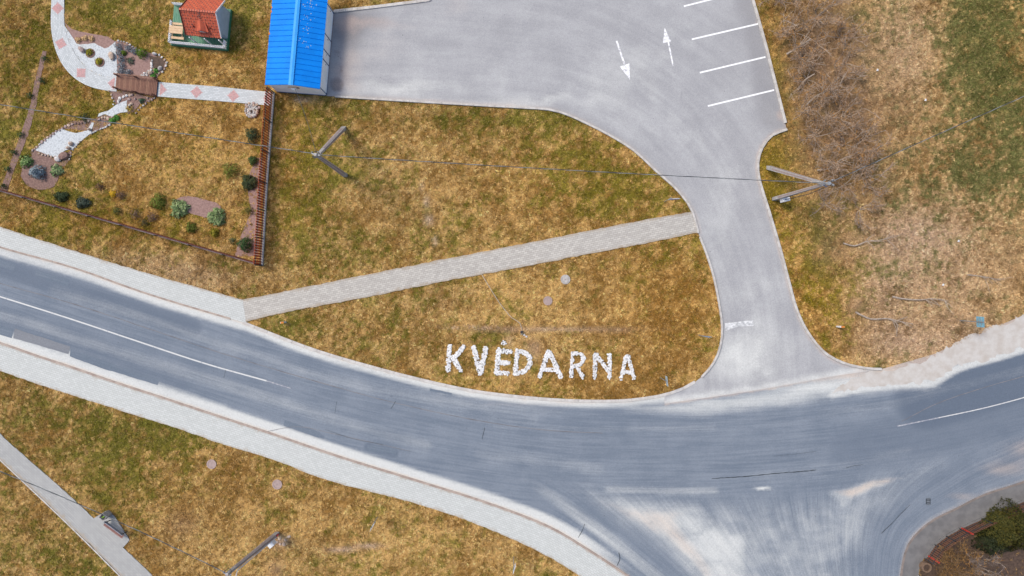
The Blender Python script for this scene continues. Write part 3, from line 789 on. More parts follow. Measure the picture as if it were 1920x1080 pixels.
# repair patches and cracks of the main road (real overlays, 4 mm up)
def patch(poly, mat, z=0.0245, name='road_patch'):
    o = sheet(name, wpx(poly), z, M[mat], 0.3, None, CENTRE, parent=road, jit=0.02)
    return o
patch([(-20, 478), (30, 494), (26, 508), (-20, 494)], 'patch')
patch([(68, 506), (131, 524), (128, 537), (66, 518)], 'patch')
patch([(-30, 598), (26, 618), (22, 634), (-30, 618)], 'patch')
patch([(28, 616), (132, 650), (129, 664), (25, 634)], 'patch_brown', 0.0285)
patch([(133, 652), (205, 680), (300, 712), (296, 722), (190, 690), (131, 668)], 'patch')
patch([(534, 787), (600, 810), (598, 821), (532, 798)], 'patch')
patch([(690, 834), (744, 842), (742, 851), (688, 845)], 'patch')
patch([(806, 728), (848, 737), (846, 741), (806, 733)], 'patch')
def ribbon(pts, w, z, mat, name, parent=None, jit=0.0):
    P = wpx(pts); mb = MB(); L = []; R = []
    for i, p_ in enumerate(P):
        a = P[max(i - 1, 0)]; b_ = P[min(i + 1, len(P) - 1)]
        dx, dy = b_[0] - a[0], b_[1] - a[1]; q = math.hypot(dx, dy) or 1
        ww = w * (0.6 + 0.8 * random.random()) if jit else w
        ox = random.uniform(-jit, jit); oy = random.uniform(-jit, jit)
        L.append((p_[0] - dy / q * ww / 2 + ox, p_[1] + dx / q * ww / 2 + oy, z)); R.append((p_[0] + dy / q * ww / 2 + ox, p_[1] - dx / q * ww / 2 + oy, z))
    n = len(P)
    mb.add(L + R, [(n + i, n + i + 1, i + 1, i) for i in range(n - 1)])
    return mb.build(name, mat, parent)
for pts, w in (([(1335, 897), (1370, 895), (1400, 893), (1430, 890), (1470, 886), (1500, 884), (1530, 881)], 0.055), ([(733, 766), (739, 757), (742, 752)], 0.03), ([(904, 823), (908, 806), (909, 802)], 0.03),
               ([(1084, 1008), (1094, 990), (1096, 982)], 0.04), ([(1157, 1060), (1162, 1048), (1160, 1036)], 0.05), ([(610, 805), (660, 822), (700, 830), (720, 834)], 0.02), ([(1586, 877), (1602, 873), (1618, 871)], 0.03),
               ([(1652, 1000), (1668, 985), (1675, 978), (1690, 962), (1706, 946)], 0.035), ([(1450, 855), (1500, 850), (1530, 846)], 0.015), ([(420, 709), (424, 690)], 0.02), ([(628, 775), (632, 752)], 0.02)):
    q = catmull(pts, 3); ribbon(q, w, 0.0305, M['steel_dark'], 'crack', road, 0.012)

ribbon(curve_px([(-300, 436), (0, 531), (139, 570), (278, 616), (400, 657), (500, 688), (611, 720), (736, 754), (889, 787), (1020, 806), (1130, 812)], 12), 0.05, 0.0305, M['joint'], 'asphalt_joint', road, 0.008)
ribbon(curve_px([(500, 809), (560, 800), (620, 812), (700, 830), (770, 846)], 10), 0.03, 0.0305, M['joint'], 'asphalt_joint', road, 0.008)
for q in (([(1690, 790), (1760, 755), (1840, 728), (1920, 705), (2000, 680)], 0.05), ([(1960, 700), (2010, 680), (2060, 660)], 0.02)): ribbon(curve_px(q[0], 10), q[1], 0.0305, M['joint'], 'asphalt_joint', road, 0.01)
# paint
def stripe(a, b_, w, mat, z, parent, name='painted_line'):
    a = wpx([a])[0]; b_ = wpx([b_])[0]
    dx, dy = b_[0] - a[0], b_[1] - a[1]; L = math.hypot(dx, dy); nx_, ny_ = -dy / L * w / 2, dx / L * w / 2
    MB().add([(a[0] - nx_, a[1] - ny_, z), (b_[0] - nx_, b_[1] - ny_, z), (b_[0] + nx_, b_[1] + ny_, z), (a[0] + nx_, a[1] + ny_, z)], [(0, 1, 2, 3)]).build(name, M[mat], parent)
ribbon(curve_px([(-900, 266), (-300, 462), (0, 556), (130, 597), (250, 637), (380, 680), (500, 714)], 20), 0.10, 0.0335, M['paint_main'], 'painted_line', road)
ribbon(curve_px([(500, 714), (545, 728)], 20), 0.08, 0.0335, M['paint_faint'], 'painted_line', road)
ribbon(curve_px([(1682, 799), (1760, 783), (1840, 766), (1920, 745), (2100, 690)], 20), 0.09, 0.0335, M['paint_faint'], 'painted_line', road)
ribbon(curve_px([(1760, 783), (1840, 766), (1920, 745), (2100, 690)], 20), 0.06, 0.0375, M['paint_main'], 'painted_line', road)
ZP = 0.031
stripe((1282, 12), (1338, -2), 0.12, 'paint', ZP, park); stripe((1297, 74), (1421, 45), 0.12, 'paint', ZP, park)
stripe((1312, 136.5), (1435, 107), 0.12, 'paint', ZP, park); stripe((1327, 199), (1451, 169), 0.12, 'paint', ZP, park)
def arrow(tail, neck, l, r, tip, w, mat):
    T, K, L_, R_, P_ = wpx([tail, neck, l, r, tip])
    dx, dy = K[0] - T[0], K[1] - T[1]; q = math.hypot(dx, dy); nx_, ny_ = -dy / q * w / 2, dx / q * w / 2
    MB().add([(T[0] - nx_, T[1] - ny_, ZP), (K[0] - nx_, K[1] - ny_, ZP), (K[0] + nx_, K[1] + ny_, ZP), (T[0] + nx_, T[1] + ny_, ZP)], [(0, 1, 2, 3)]) \
        .add([(L_[0], L_[1], ZP), (R_[0], R_[1], ZP), (P_[0], P_[1], ZP)], [(0, 1, 2)]).build('painted_arrow', M[mat], park)
arrow((1156, 77), (1171, 121), (1162, 125), (1180, 119), (1181, 150), 0.13, 'paint_worn')
arrow((1262, 124), (1253, 79), (1258, 78), (1243, 81), (1246, 52), 0.11, 'paint_worn')
MB().add([Vector(wpx([p_])[0] + (ZP,)) for p_ in ((1359, 606), (1412, 600), (1413, 611), (1385, 612), (1360, 620))], [(0, 4, 3, 2, 1)]).build('painted_arrow', M['paint_mouth'], park)

# ------------------------------------------------------------------ kerbs, stone by stone
def kerb(pts, w, z0, z1, mat, L=1.0, off=0.0, lim=None):
    root = bpy.data.objects.new('kerb', None); COL.objects.link(root); root['kind'] = 'structure'
    P = wpx(pts)
    acc = [0.0]
    for i in range(1, len(P)): acc.append(acc[-1] + math.hypot(P[i][0] - P[i-1][0], P[i][1] - P[i-1][1]))
    def at(s_):
        s_ = min(max(s_, 0), acc[-1])
        i = int(np.searchsorted(acc, s_)) - 1; i = min(max(i, 0), len(P) - 2)
        t_ = (s_ - acc[i]) / max(acc[i+1] - acc[i], 1e-9)
        return P[i][0] + (P[i+1][0] - P[i][0]) * t_, P[i][1] + (P[i+1][1] - P[i][1]) * t_
    h = z1 - z0; a = L * 0.992 / 2; b_ = w / 2; c_ = 0.012
    vs = [(-a, -b_, 0), (a, -b_, 0), (a, b_, 0), (-a, b_, 0), (-a, -b_, h - c_), (a, -b_, h - c_), (a, b_, h - c_), (-a, b_, h - c_),
          (-a + c_, -b_ + c_, h), (a - c_, -b_ + c_, h), (a - c_, b_ - c_, h), (-a + c_, b_ - c_, h)]
    fs = [(0, 1, 5, 4), (1, 2, 6, 5), (2, 3, 7, 6), (3, 0, 4, 7), (4, 5, 9, 8), (5, 6, 10, 9), (6, 7, 11, 10), (7, 4, 8, 11), (8, 9, 10, 11)]
    me = MB().add(vs, fs).mesh('kerb_stone', mat)
    s_ = 0.0
    while s_ + L <= acc[-1] + 0.01:
        x0, y0 = at(s_); x1, y1 = at(s_ + L)
        mx, my = (x0 + x1) / 2, (y0 + y1) / 2
        ang = math.atan2(y1 - y0, x1 - x0)
        if abs(mx) < 43 and abs(my) < 26:
            o = bpy.data.objects.new('kerb_stone', me)
            o.location = (mx - math.sin(ang) * off, my + math.cos(ang) * off, z0 + random.uniform(-0.004, 0.006))
            o.rotation_euler = (0, 0, ang + random.uniform(-0.004, 0.004))
            link(o, root)
        s_ += L
    return root
kerb(LK, 0.16, -0.02, 0.088, M['kerb_dusty'])
kerb(U_LEFT, 0.14, -0.02, 0.088, M['kerb_dusty'])
NI = 8
kerb(U_RIGHT + ISLE[1:NI + 1], 0.22, -0.02, 0.07, M['kerb_pale'])
kerb(ISLE[NI:], 0.15, -0.02, 0.15, M['kerb'], 0.7)
kerb(ISLE2, 0.15, -0.02, 0.15, M['kerb'], 0.8)
kerb(RK, 0.18, -0.02, 0.15, M['kerb'], 0.6)
kerb([(1330, -300), (1411, 0), (1433, 78), (1475, 243)], 0.2, -0.02, 0.15, M['kerb'])
kerb([(626, 22), (700, 14), (810, 0), (830, -50)], 0.22, -0.02, 0.12, M['kerb'], 0.9)
kerb([(625, 26), (611, 178)], 0.16, -0.02, 0.10, M['concrete_pink'], 0.9)
kerb(CK, 0.13, -0.02, 0.085, M['concrete_dark'], 0.7)
kerb(curve_px([(-20, 842), (69, 926), (139, 993), (228, 1082), (260, 1115)]), 0.10, -0.02, 0.08, M['kerb'], 0.9)

# ------------------------------------------------------------------ garden surfaces
GL = [(97, -400), (98, -60), (97, 0), (96, 45), (99, 72), (107, 100), (120, 125), (142, 148), (170, 163), (200, 170), (219, 172)]
GR = [(220, 145), (190, 143), (165, 130), (143, 104), (130, 78), (122, 50), (121, 40), (121, 0), (121, -60), (120, -400)]
gp_flow = wpx(curve_px([(97, -400), (98, -60), (97, 0), (96, 45), (99, 72), (107, 100), (120, 125), (142, 148), (170, 163), (219, 172)], 10))
gpath = sheet('garden_path', wpx(curve_px(GL) + curve_px(GR)), 0.05, M['gpath'], 0.4, None, gp_flow, skirt=0.08, kind='structure')
gpath2 = sheet('garden_path', wpx([(297, 154), (400, 162), (508, 173), (507, 198), (400, 189), (294, 181)]), 0.05, M['gpath'], 0.4, None, wpx([(290, 150), (510, 172)]), skirt=0.08, kind='structure')
def diamond(cx, cy, ang, parent, half=0):
    mb = MB(); c = G(cx, cy); u = Vector((math.cos(ang), math.sin(ang), 0)); v = Vector((-math.sin(ang), math.cos(ang), 0))
    for j in range(-4, 5):
        n = 4 - abs(j)
        for i in range(-n, n + 1):
            if half == 1 and i > 0: continue
            if half == -1 and i < 0: continue
            q = c + u * (i * 0.1) + v * (j * 0.1)
            mb.box((q.x, q.y, 0.052), (0.084, 0.084, 0.012), ang)
    o = mb.build('pink_inlay', M['pink'], parent)
    return o
diamond(109, 16, 1.57, gpath); diamond(115, 82, 1.3, gpath); diamond(153, 137, 0.75, gpath); diamond(214, 157, -0.1, gpath, 1); diamond(302, 168, -0.09, gpath2, -1)
diamond(369, 173, -0.09, gpath2); diamond(438, 180, -0.09, gpath2); diamond(505, 185, -0.09, gpath2, 1); diamond(108, -52, 1.57, gpath)

def bed(poly, mat, z=0.02, name='planting_bed', jit=0.04):
    return sheet(name, wpx(curve_px(poly + [poly[0]], 8)[:-1]), z, M[mat], 0.5, None, None, skirt=0.04, kind='structure', jit=jit)
def bedp(poly, mat, z=0.02, name='planting_bed', jit=0.04):
    return sheet(name, wpx(poly), z, M[mat], 0.5, None, None, skirt=0.04, kind='structure', jit=jit)
bedp([(118, 44), (125, 78), (138, 106), (161, 133), (188, 148), (221, 149), (219, 110), (217, 78), (204, 89), (197, 91), (184, 85), (178, 81), (152, 84), (144, 82), (135, 68)], 'gravel', 0.036, 'gravel_bed', 0.02)
bedp([(121, 42), (135, 55), (170, 63), (200, 68), (217, 77), (204, 90), (197, 92), (184, 86), (178, 82), (152, 85), (142, 80), (132, 66)], 'mulch_pink', 0.030)
bedp([(217, 77), (226, 76), (240, 82), (262, 94), (285, 100), (300, 107), (312, 117), (308, 130), (297, 140), (294, 152), (220, 146), (218, 110)], 'mulch_pink', 0.026)
bedp([(280, 104), (300, 108), (310, 116), (306, 130), (292, 132), (284, 122)], 'mulch_dark', 0.032)
bedp([(205, 170), (213, 186), (218, 196), (238, 188), (240, 214), (252, 208), (262, 196), (291, 184), (240, 172)], 'mulch', 0.024)
GRAV1 = [(222, 194), (238, 188), (239, 210), (226, 212), (210, 219), (196, 214), (184, 219), (186, 213), (204, 207)]
GRAV2 = [(118, 241), (130, 247), (143, 250), (163, 245), (172, 229), (177, 230), (171, 247), (186, 243), (206, 232), (208, 235), (170, 251), (151, 266), (136, 281), (122, 282), (108, 296), (88, 290), (66, 281), (86, 263), (102, 250)]
bedp([(180, 222), (186, 216), (214, 216), (216, 224), (208, 234), (186, 246), (166, 246), (118, 240), (134, 228), (152, 226), (168, 224)], 'mulch', 0.022)
bedp([(58, 285), (68, 276), (90, 255), (120, 238), (110, 262), (94, 286), (112, 300), (134, 282), (132, 300), (120, 312), (62, 300)], 'mulch', 0.022)
bedp(GRAV1, 'gravel', 0.036, 'gravel_bed'); bedp(GRAV2, 'gravel', 0.036, 'gravel_bed')
bed([(40, 330), (44, 305), (62, 292), (88, 294), (106, 304), (111, 326), (103, 348), (78, 356), (52, 348)], 'mulch', 0.030)
bedp([(331, 374), (340, 370), (352, 368), (370, 370), (386, 374), (404, 380), (414, 387), (412, 392), (405, 398), (396, 406), (384, 408), (368, 403), (352, 398)], 'mulch_pink', 0.03)
bedp([(470, 320), (480, 296), (494, 296), (490, 360), (488, 420), (484, 480), (440, 480), (452, 440), (470, 400), (464, 350)], 'mulch_pink', 0.0)
bedp([(80, 95), (88, 97), (78, 140), (68, 200), (52, 255), (30, 310), (12, 362), (0, 358), (18, 310), (38, 255), (56, 200), (66, 150)], 'mulch', 0.018)
bedp([(1722, 1200), (1724, 1064), (1735, 1046), (1754, 1020), (1800, 990), (1870, 960), (2000, 905), (2200, 900), (2200, 1200)], 'mulch_dark', 0.012)

# things the turf must keep clear of
CLEAR = [wpx([(1655, 692)] + SHW + [(2500, 420), (1700, 720)]) if False else road_poly, park_poly, walk_low, walk_up, diag, path_low, shoulder, corner_walk,
         wpx(curve_px(GL) + curve_px(GR)), wpx([(294, 154), (508, 173), (507, 198), (294, 181)]), wpx([(122, 46), (143, 102), (165, 128), (190, 142), (221, 144), (217, 78), (200, 68), (170, 63), (135, 55)]),
         wpx([(217, 77), (240, 82), (262, 94), (285, 100), (312, 117), (308, 130), (297, 140), (294, 152), (220, 146)]), wpx([(218, 142), (298, 150), (295, 182), (218, 168)]),
         wpx(GRAV1), wpx(GRAV2), wpx([(208, 172), (218, 196), (240, 214), (291, 184)]), wpx([(40, 330), (44, 305), (62, 292), (88, 294), (106, 304), (111, 326), (103, 348), (78, 356), (52, 348)]),
         wpx([(331, 374), (352, 368), (386, 374), (414, 387), (405, 398), (384, 408), (352, 398)]), wpx([(323, 84), (332, 12), (436, 22), (428, 98)]),
         wpx([(520, 172), (612, 180), (625, 22), (630, -20), (530, -20)]), wpx([(178, 972), (199, 960), (214, 968), (243, 1012), (231, 1026)])]

def make_grass():
    n = 200000
    x = RNG.uniform(-43, 43, n); y = RNG.uniform(-26, 26, n)
    keep = np.ones(n, bool)
    for poly in CLEAR: keep &= ~inside(x, y, poly)
    px, py = x * S + 960, 540 - y * S
    thin = inside(x, y, wpx([(1722, 1200), (1724, 1064), (1735, 1046), (1754, 1020), (1800, 990), (1870, 960), (2000, 905), (2200, 900), (2200, 1200)]))
    keep &= ~(thin & (RNG.random(n) < 0.93))
    strip = inside(x, y, wpx([(80, 95), (88, 97), (78, 140), (68, 200), (52, 255), (30, 310), (12, 362), (0, 358), (18, 310), (38, 255), (56, 200), (66, 150)])) | inside(x, y, wpx([(470, 320), (480, 296), (494, 296), (490, 360), (488, 420), (484, 480), (440, 480), (452, 440), (470, 400), (464, 350)]))
    keep &= ~(strip & (RNG.random(n) < 0.75))
    c, soil = turf(px, py, x, y)
    keep &= RNG.random(n) > soil * 0.85
    for cx, cy, r in ((1060, 524, 9), (1027, 564, 9), (397, 870, 9), (520, 908, 9), (473, 208, 15)):
        keep &= (px - cx) ** 2 + (py - cy) ** 2 > r * r
    x, y, px, py, c = x[keep], y[keep], px[keep], py[keep], c[keep]
    nb = 11
    m_ = len(x)
    rx = np.repeat(x, nb) + RNG.normal(0, 0.045, m_ * nb); ry = np.repeat(y, nb) + RNG.normal(0, 0.045, m_ * nb)
    tall = 1.0 + 0.9 * blobs(np.repeat(px, nb), np.repeat(py, nb), [(1700, 200, 200, 300, 0.6), (1750, 540, 170, 130, 0.6), (360, 520, 120, 26, 0.6)])
    ln = RNG.uniform(0.04, 0.13, m_ * nb) * tall; hh = RNG.uniform(0.02, 0.085, m_ * nb) * tall
    wd = RNG.uniform(0.012, 0.028, m_ * nb)
    an = RNG.uniform(0, 2 * np.pi, m_ * nb)
    ca, sa = np.cos(an), np.sin(an)
    tj = np.repeat(RNG.uniform(0.62, 1.42, m_), nb) * RNG.uniform(0.62, 1.4, m_ * nb)
    cc = np.repeat(c, nb, 0) * tj[:, None]
    # some blades bleached, some brown, some fresh
    q = RNG.random(m_ * nb)
    cc = np.where((q < 0.10)[:, None], cc * 0.45 + np.array((0.30, 0.21, 0.10)), cc)
    cc = np.where(((q > 0.10) & (q < 0.2))[:, None], cc * 0.5 + np.array((0.05, 0.028, 0.008)), cc)
    cc = np.clip(cc, 0.005, 0.8)
    V = np.empty((m_ * nb, 3, 3), np.float32)
    V[:, 0] = np.column_stack([rx - sa * wd, ry + ca * wd, np.full(m_ * nb, -0.005)])
    V[:, 1] = np.column_stack([rx + sa * wd, ry - ca * wd, np.full(m_ * nb, -0.005)])
    V[:, 2] = np.column_stack([rx + ca * ln, ry + sa * ln, hh])
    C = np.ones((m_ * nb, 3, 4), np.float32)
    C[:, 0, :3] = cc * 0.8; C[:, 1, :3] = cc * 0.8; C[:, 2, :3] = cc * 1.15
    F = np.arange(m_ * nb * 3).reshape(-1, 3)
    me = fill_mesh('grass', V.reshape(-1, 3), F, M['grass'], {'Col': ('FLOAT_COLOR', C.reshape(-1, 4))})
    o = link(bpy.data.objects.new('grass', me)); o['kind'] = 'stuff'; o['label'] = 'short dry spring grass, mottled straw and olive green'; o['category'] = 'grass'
    return len(F)
NG = make_grass()
print('grass blades', NG)

# ================================================================== THINGS
# ------------------------------------------------------------------ blue-roofed shed
def gable_roof_pts(a, b_):  pass
shed = thing('shed', G(566, 100), 'white shed with bright blue ribbed metal roof beside the car park', 'shed')
SE, SW, NE = G(611, 178), G(520, 171), G(624.5, 23)
NW = SW + (NE - SE)
ze, zr = 2.0, 2.62
mb = MB()
def wall_quad(mb, a, b_, z0, z1, t=0.10):
    a = Vector(a); b_ = Vector(b_); d = (b_ - a).normalized()
    mb.beam(a + Vector((0, 0, (z0 + z1) / 2)), b_ + Vector((0, 0, (z0 + z1) / 2)), t, z1 - z0)
wall_quad(mb, SE + Vector((0, 0, 0)), NE, 0, ze - 0.06)
wall_quad(mb, SW, NW, 0, ze - 0.06)
# gable ends
for A_, B_ in ((SW, SE), (NW, NE)):
    m_ = (A_ + B_) / 2; n_ = (SE - NE).normalized() * 0.05
    prof = [A_, B_, B_ + Vector((0, 0, ze - 0.06)), m_ + Vector((0, 0, zr - 0.08)), A_ + Vector((0, 0, ze - 0.06))]
    vs = [p_ + n_ for p_ in prof] + [p_ - n_ for p_ in prof]
    mb.add(vs, [(0, 1, 2, 3, 4), (9, 8, 7, 6, 5)] + [((i + 1) % 5, i, i + 5, (i + 1) % 5 + 5) for i in range(5)])
mb.build('wall', M['wall_white'], shed)
# dark plinth
mb = MB()
for A_, B_ in ((SE, NE), (SW, SE)):
    mb.beam(A_ + Vector((0, 0, 0.06)), B_ + Vector((0, 0, 0.06)), 0.16, 0.12)
mb.build('plinth', M['blue_dark'], shed)
# joints / corner trims of the east wall (three dark uprights)
ue = (NE - SE)
out = (SE - SW).normalized()
for f in (0.005, 0.345, 0.46, 0.64, 0.985):
    p_ = SE + ue * f + out * 0.06
    MB().beam(p_, p_ + Vector((0, 0, ze - 0.1)), 0.05, 0.03, up=tuple(ue.normalized())).build('door_joint', M['blue_dark'], shed)
for i, (f0, f1) in enumerate(((0.02, 0.335), (0.355, 0.45), (0.47, 0.63), (0.65, 0.97))):
    a = SE + ue * f0 + out * 0.06; b_ = SE + ue * f1 + out * 0.06
    o = MB().beam(a + Vector((0, 0, 0.95)), b_ + Vector((0, 0, 0.95)), 0.03, 1.6).build('door', M['wall_white'], shed)
    hp = SE + ue * (f1 - 0.02) + out * 0.09
    MB().beam(hp + Vector((0, 0, 0.95)), hp + Vector((0, 0, 1.1)), 0.03, 0.03).build('handle', M['steel_dark'], o)
# lamp bracket on the south gable
c_ = (SW + SE) / 2 - ue.normalized() * 0.1 + Vector((0, 0, 0))
MB().beam(c_ + Vector((-0.42, 0, 1.95)), c_ + Vector((0.25, -0.02, 1.95)), 0.06, 0.05).build('bracket', M['timber'], shed)
MB().box(c_ + Vector((-0.05, -0.06, 1.5)), (0.34, 0.12, 0.5)).build('meter_box', M['wall_white'], shed)
MB().beam(c_ + Vector((0.2, -0.03, 1.95)), c_ + Vector((0.35, -0.03, 1.75)), 0.05, 0.05).build('bracket', M['bridge'], shed)
# roof: overlapping ribbed sheets
u = ue.normalized(); L = ue.length
rs = SE - u * 0.10; re_ = NE + u * 1.1
ovE, ovW = out * 0.10, -out * 0.24
ridge_s = (SW + SE) / 2 - u * 0.18; 
Ltot = (re_ - rs).length
npan = 19
pw = Ltot / npan
for side in (0, 1):
    ov = ovE if side == 0 else ovW
    base = SE if side == 0 else SW
    n_out = out if side == 0 else -out
    for k in range(npan):
        mb = MB()
        s0 = -0.12 + k * pw; s1 = s0 + pw
        e0 = base + u * s0 + ov + Vector((0, 0, ze)); e1 = base + u * s1 + ov + Vector((0, 0, ze))
        r0 = (SW + SE) / 2 + u * s0 + Vector((0, 0, zr)); r1 = (SW + SE) / 2 + u * s1 + Vector((0, 0, zr))
        prof = [(0.0, 0.0), (0.06, 0.045), (0.14, 0.045), (0.20, 0.004), (0.95, 0.004)]
        vs = []
        for t_, h_ in prof + [(1.0, 0.0)]:
            for A_, B_ in ((e0, e1), (r0, r1)):
                vs.append(A_ + (B_ - A_) * t_ + Vector((0, 0, h_ + 0.0)))
        fs = [(2*i, 2*i+2, 2*i+3, 2*i+1) if side == 0 else (2*i+1, 2*i+3, 2*i+2, 2*i) for i in range(len(prof))]
        nv = len(vs); vs += [v - Vector((0, 0, 0.012)) for v in vs]
        fs += [tuple(reversed([i + nv for i in f])) for f in fs]
        for i in range(len(prof)):
            fs.append((2*i, 2*i + nv, 2*i+2 + nv, 2*i+2)); fs.append((2*i+1, 2*i+3, 2*i+3 + nv, 2*i+1 + nv))
        mb.add(vs, fs)
        mb.build('roof_panel', M['blue'], shed)
mb = MB()
r0 = (SW + SE) / 2 - u * 0.14; r1 = r0 + u * (Ltot + 0.02)
for sgn, n_ in ((1, out), (-1, -out)):
    a = r0 + Vector((0, 0, zr + 0.055)); b_ = r1 + Vector((0, 0, zr + 0.055)); dn = n_ * 0.17 + Vector((0, 0, -0.035))
    mb.add([a, b_, b_ + dn, a + dn], [(0, 1, 2, 3)] if sgn < 0 else [(3, 2, 1, 0)])
    mb.add([p_ - Vector((0, 0, 0.01)) for p_ in (a, b_, b_ + dn, a + dn)], [(3, 2, 1, 0)] if sgn < 0 else [(0, 1, 2, 3)])
mb.build('ridge_cap', M['blue2'], shed)
rr = random.Random(3)
mb = MB()
for k in range(64):                       # flaked paint and droppings on the eastern slope
    t_ = rr.gauss(0.62, 0.12); s_ = L * rr.uniform(0.42, 1.02)
    e = SE + ovE + u * s_ + Vector((0, 0, ze)); r_ = (SW + SE) / 2 + u * s_ + Vector((0, 0, zr))
    p_ = e + (r_ - e) * t_ + Vector((0, 0, 0.014)); a_ = rr.uniform(0, 3.1); q = rr.uniform(0.015, 0.05); l_ = q * rr.uniform(1, 3)
    if abs(t_) > 0.95: continue
    sl_ = (r_ - e).normalized()
    mb.add([p_ - sl_ * q * 0.6 - u * l_ * 0.3, p_ + sl_ * q - u * l_ * 0.2, p_ + sl_ * q * 0.5 + u * l_ * 0.5, p_ - sl_ * q + u * l_ * 0.3], [(0, 1, 2, 3)])
o = mb.build('flaked_paint', M['sign_pale'], shed); o['kind'] = 'stuff'
for s_ in (3.6, 5.2, 5.5):
    p_ = SW + ovW + u * s_ + Vector((0, 0, ze + 0.02))
    MB().box(p_, (0.10, 0.14, 0.02)).build('edge_clip', M['orange'], shed)

# ------------------------------------------------------------------ playhouse with deck
ph = thing('playhouse', G(380, 55), 'small red roofed playhouse on a green deck with a white picket rail', 'playhouse')
ex = (G(428, 96.5) - G(323, 86.5)).normalized()      # along the south edge
ey = Vector((-ex.y, ex.x, 0))
O0 = G(323, 86)
def PH(a, b_, z=0.0): return O0 + ex * a + ey * b_ + Vector((0, 0, z))
DW = (G(428, 97) - G(323, 84)).length; DD = 3.05
zd = 0.30
nb_ = 34
me_b = None
for k in range(nb_):
    w_ = DW / nb_
    if me_b is None:
        me_b = MB().box((0, 0, 0), (w_ - 0.012, DD, 0.035)).mesh('deck_board', M['deck'])
    o = bpy.data.objects.new('deck_board', me_b); link(o, ph)
    p_ = PH((k + 0.5) * w_, DD / 2, zd - 0.02) - ph.location
    o.location = p_; o.rotation_euler = (0, 0, math.atan2(ex.y, ex.x))
mb = MB()
for a, b_ in ((PH(0, 0.01), PH(DW, 0.01)), (PH(0, DD - .01), PH(DW, DD - .01)), (PH(0.01, 0), PH(0.01, DD)), (PH(DW - .01, 0), PH(DW - 0.01, DD))):
    mb.beam(a + Vector((0, 0, 0.13)), b_ + Vector((0, 0, 0.13)), 0.06, 0.26)
mb.build('deck_skirt', M['deck2'], ph)
hx0, hx1, hy0, hy1 = 1.95, DW - 0.06, 0.86, 2.80
zev, zrg = 1.62, 2.80
rcx = (hy0 + hy1) / 2
mb = MB()
mb.beam(PH(hx0, hy0, (zd + zev) / 2), PH(hx1, hy0, (zd + zev) / 2), 0.06, zev - zd)
mb.beam(PH(hx0, hy1, (zd + zev) / 2), PH(hx1, hy1, (zd + zev) / 2), 0.06, zev - zd)
for xx in (hx0, hx1):
    prof = [PH(xx, hy0, 0.05 if xx == hx1 else zd), PH(xx, hy1, 0.05 if xx == hx1 else zd), PH(xx, hy1, zev), PH(xx, rcx, zrg - 0.12), PH(xx, hy0, zev)]
    vs = [p_ + ex * 0.03 for p_ in prof] + [p_ - ex * 0.03 for p_ in prof]
    mb.add(vs, [(0, 1, 2, 3, 4), (9, 8, 7, 6, 5)] + [((i + 1) % 5, i, i + 5, (i + 1) % 5 + 5) for i in range(5)])
mb.build('wall', M['wall_blue'], ph)
wn_ = MB().beam(PH(hx0 + 0.5, hy0 - 0.04, 1.05), PH(hx0 + 1.0, hy0 - 0.04, 1.05), 0.04, 0.5).build('window', M['white'], ph)
MB().beam(PH(hx0 + 0.55, hy0 - 0.065, 1.05), PH(hx0 + 0.95, hy0 - 0.065, 1.05), 0.02, 0.4).build('pane', M['steel_dark'], wn_)
dr = MB().beam(PH(hx0 - 0.04, 1.2, 0.85), PH(hx0 - 0.04, 1.85, 0.85), 0.04, 1.08).build('door', M['rooftile_dark'], ph)
MB().box(PH(hx0 - 0.08, 1.3, 0.85), (0.04, 0.04, 0.12)).build('handle', M['steel'], dr)
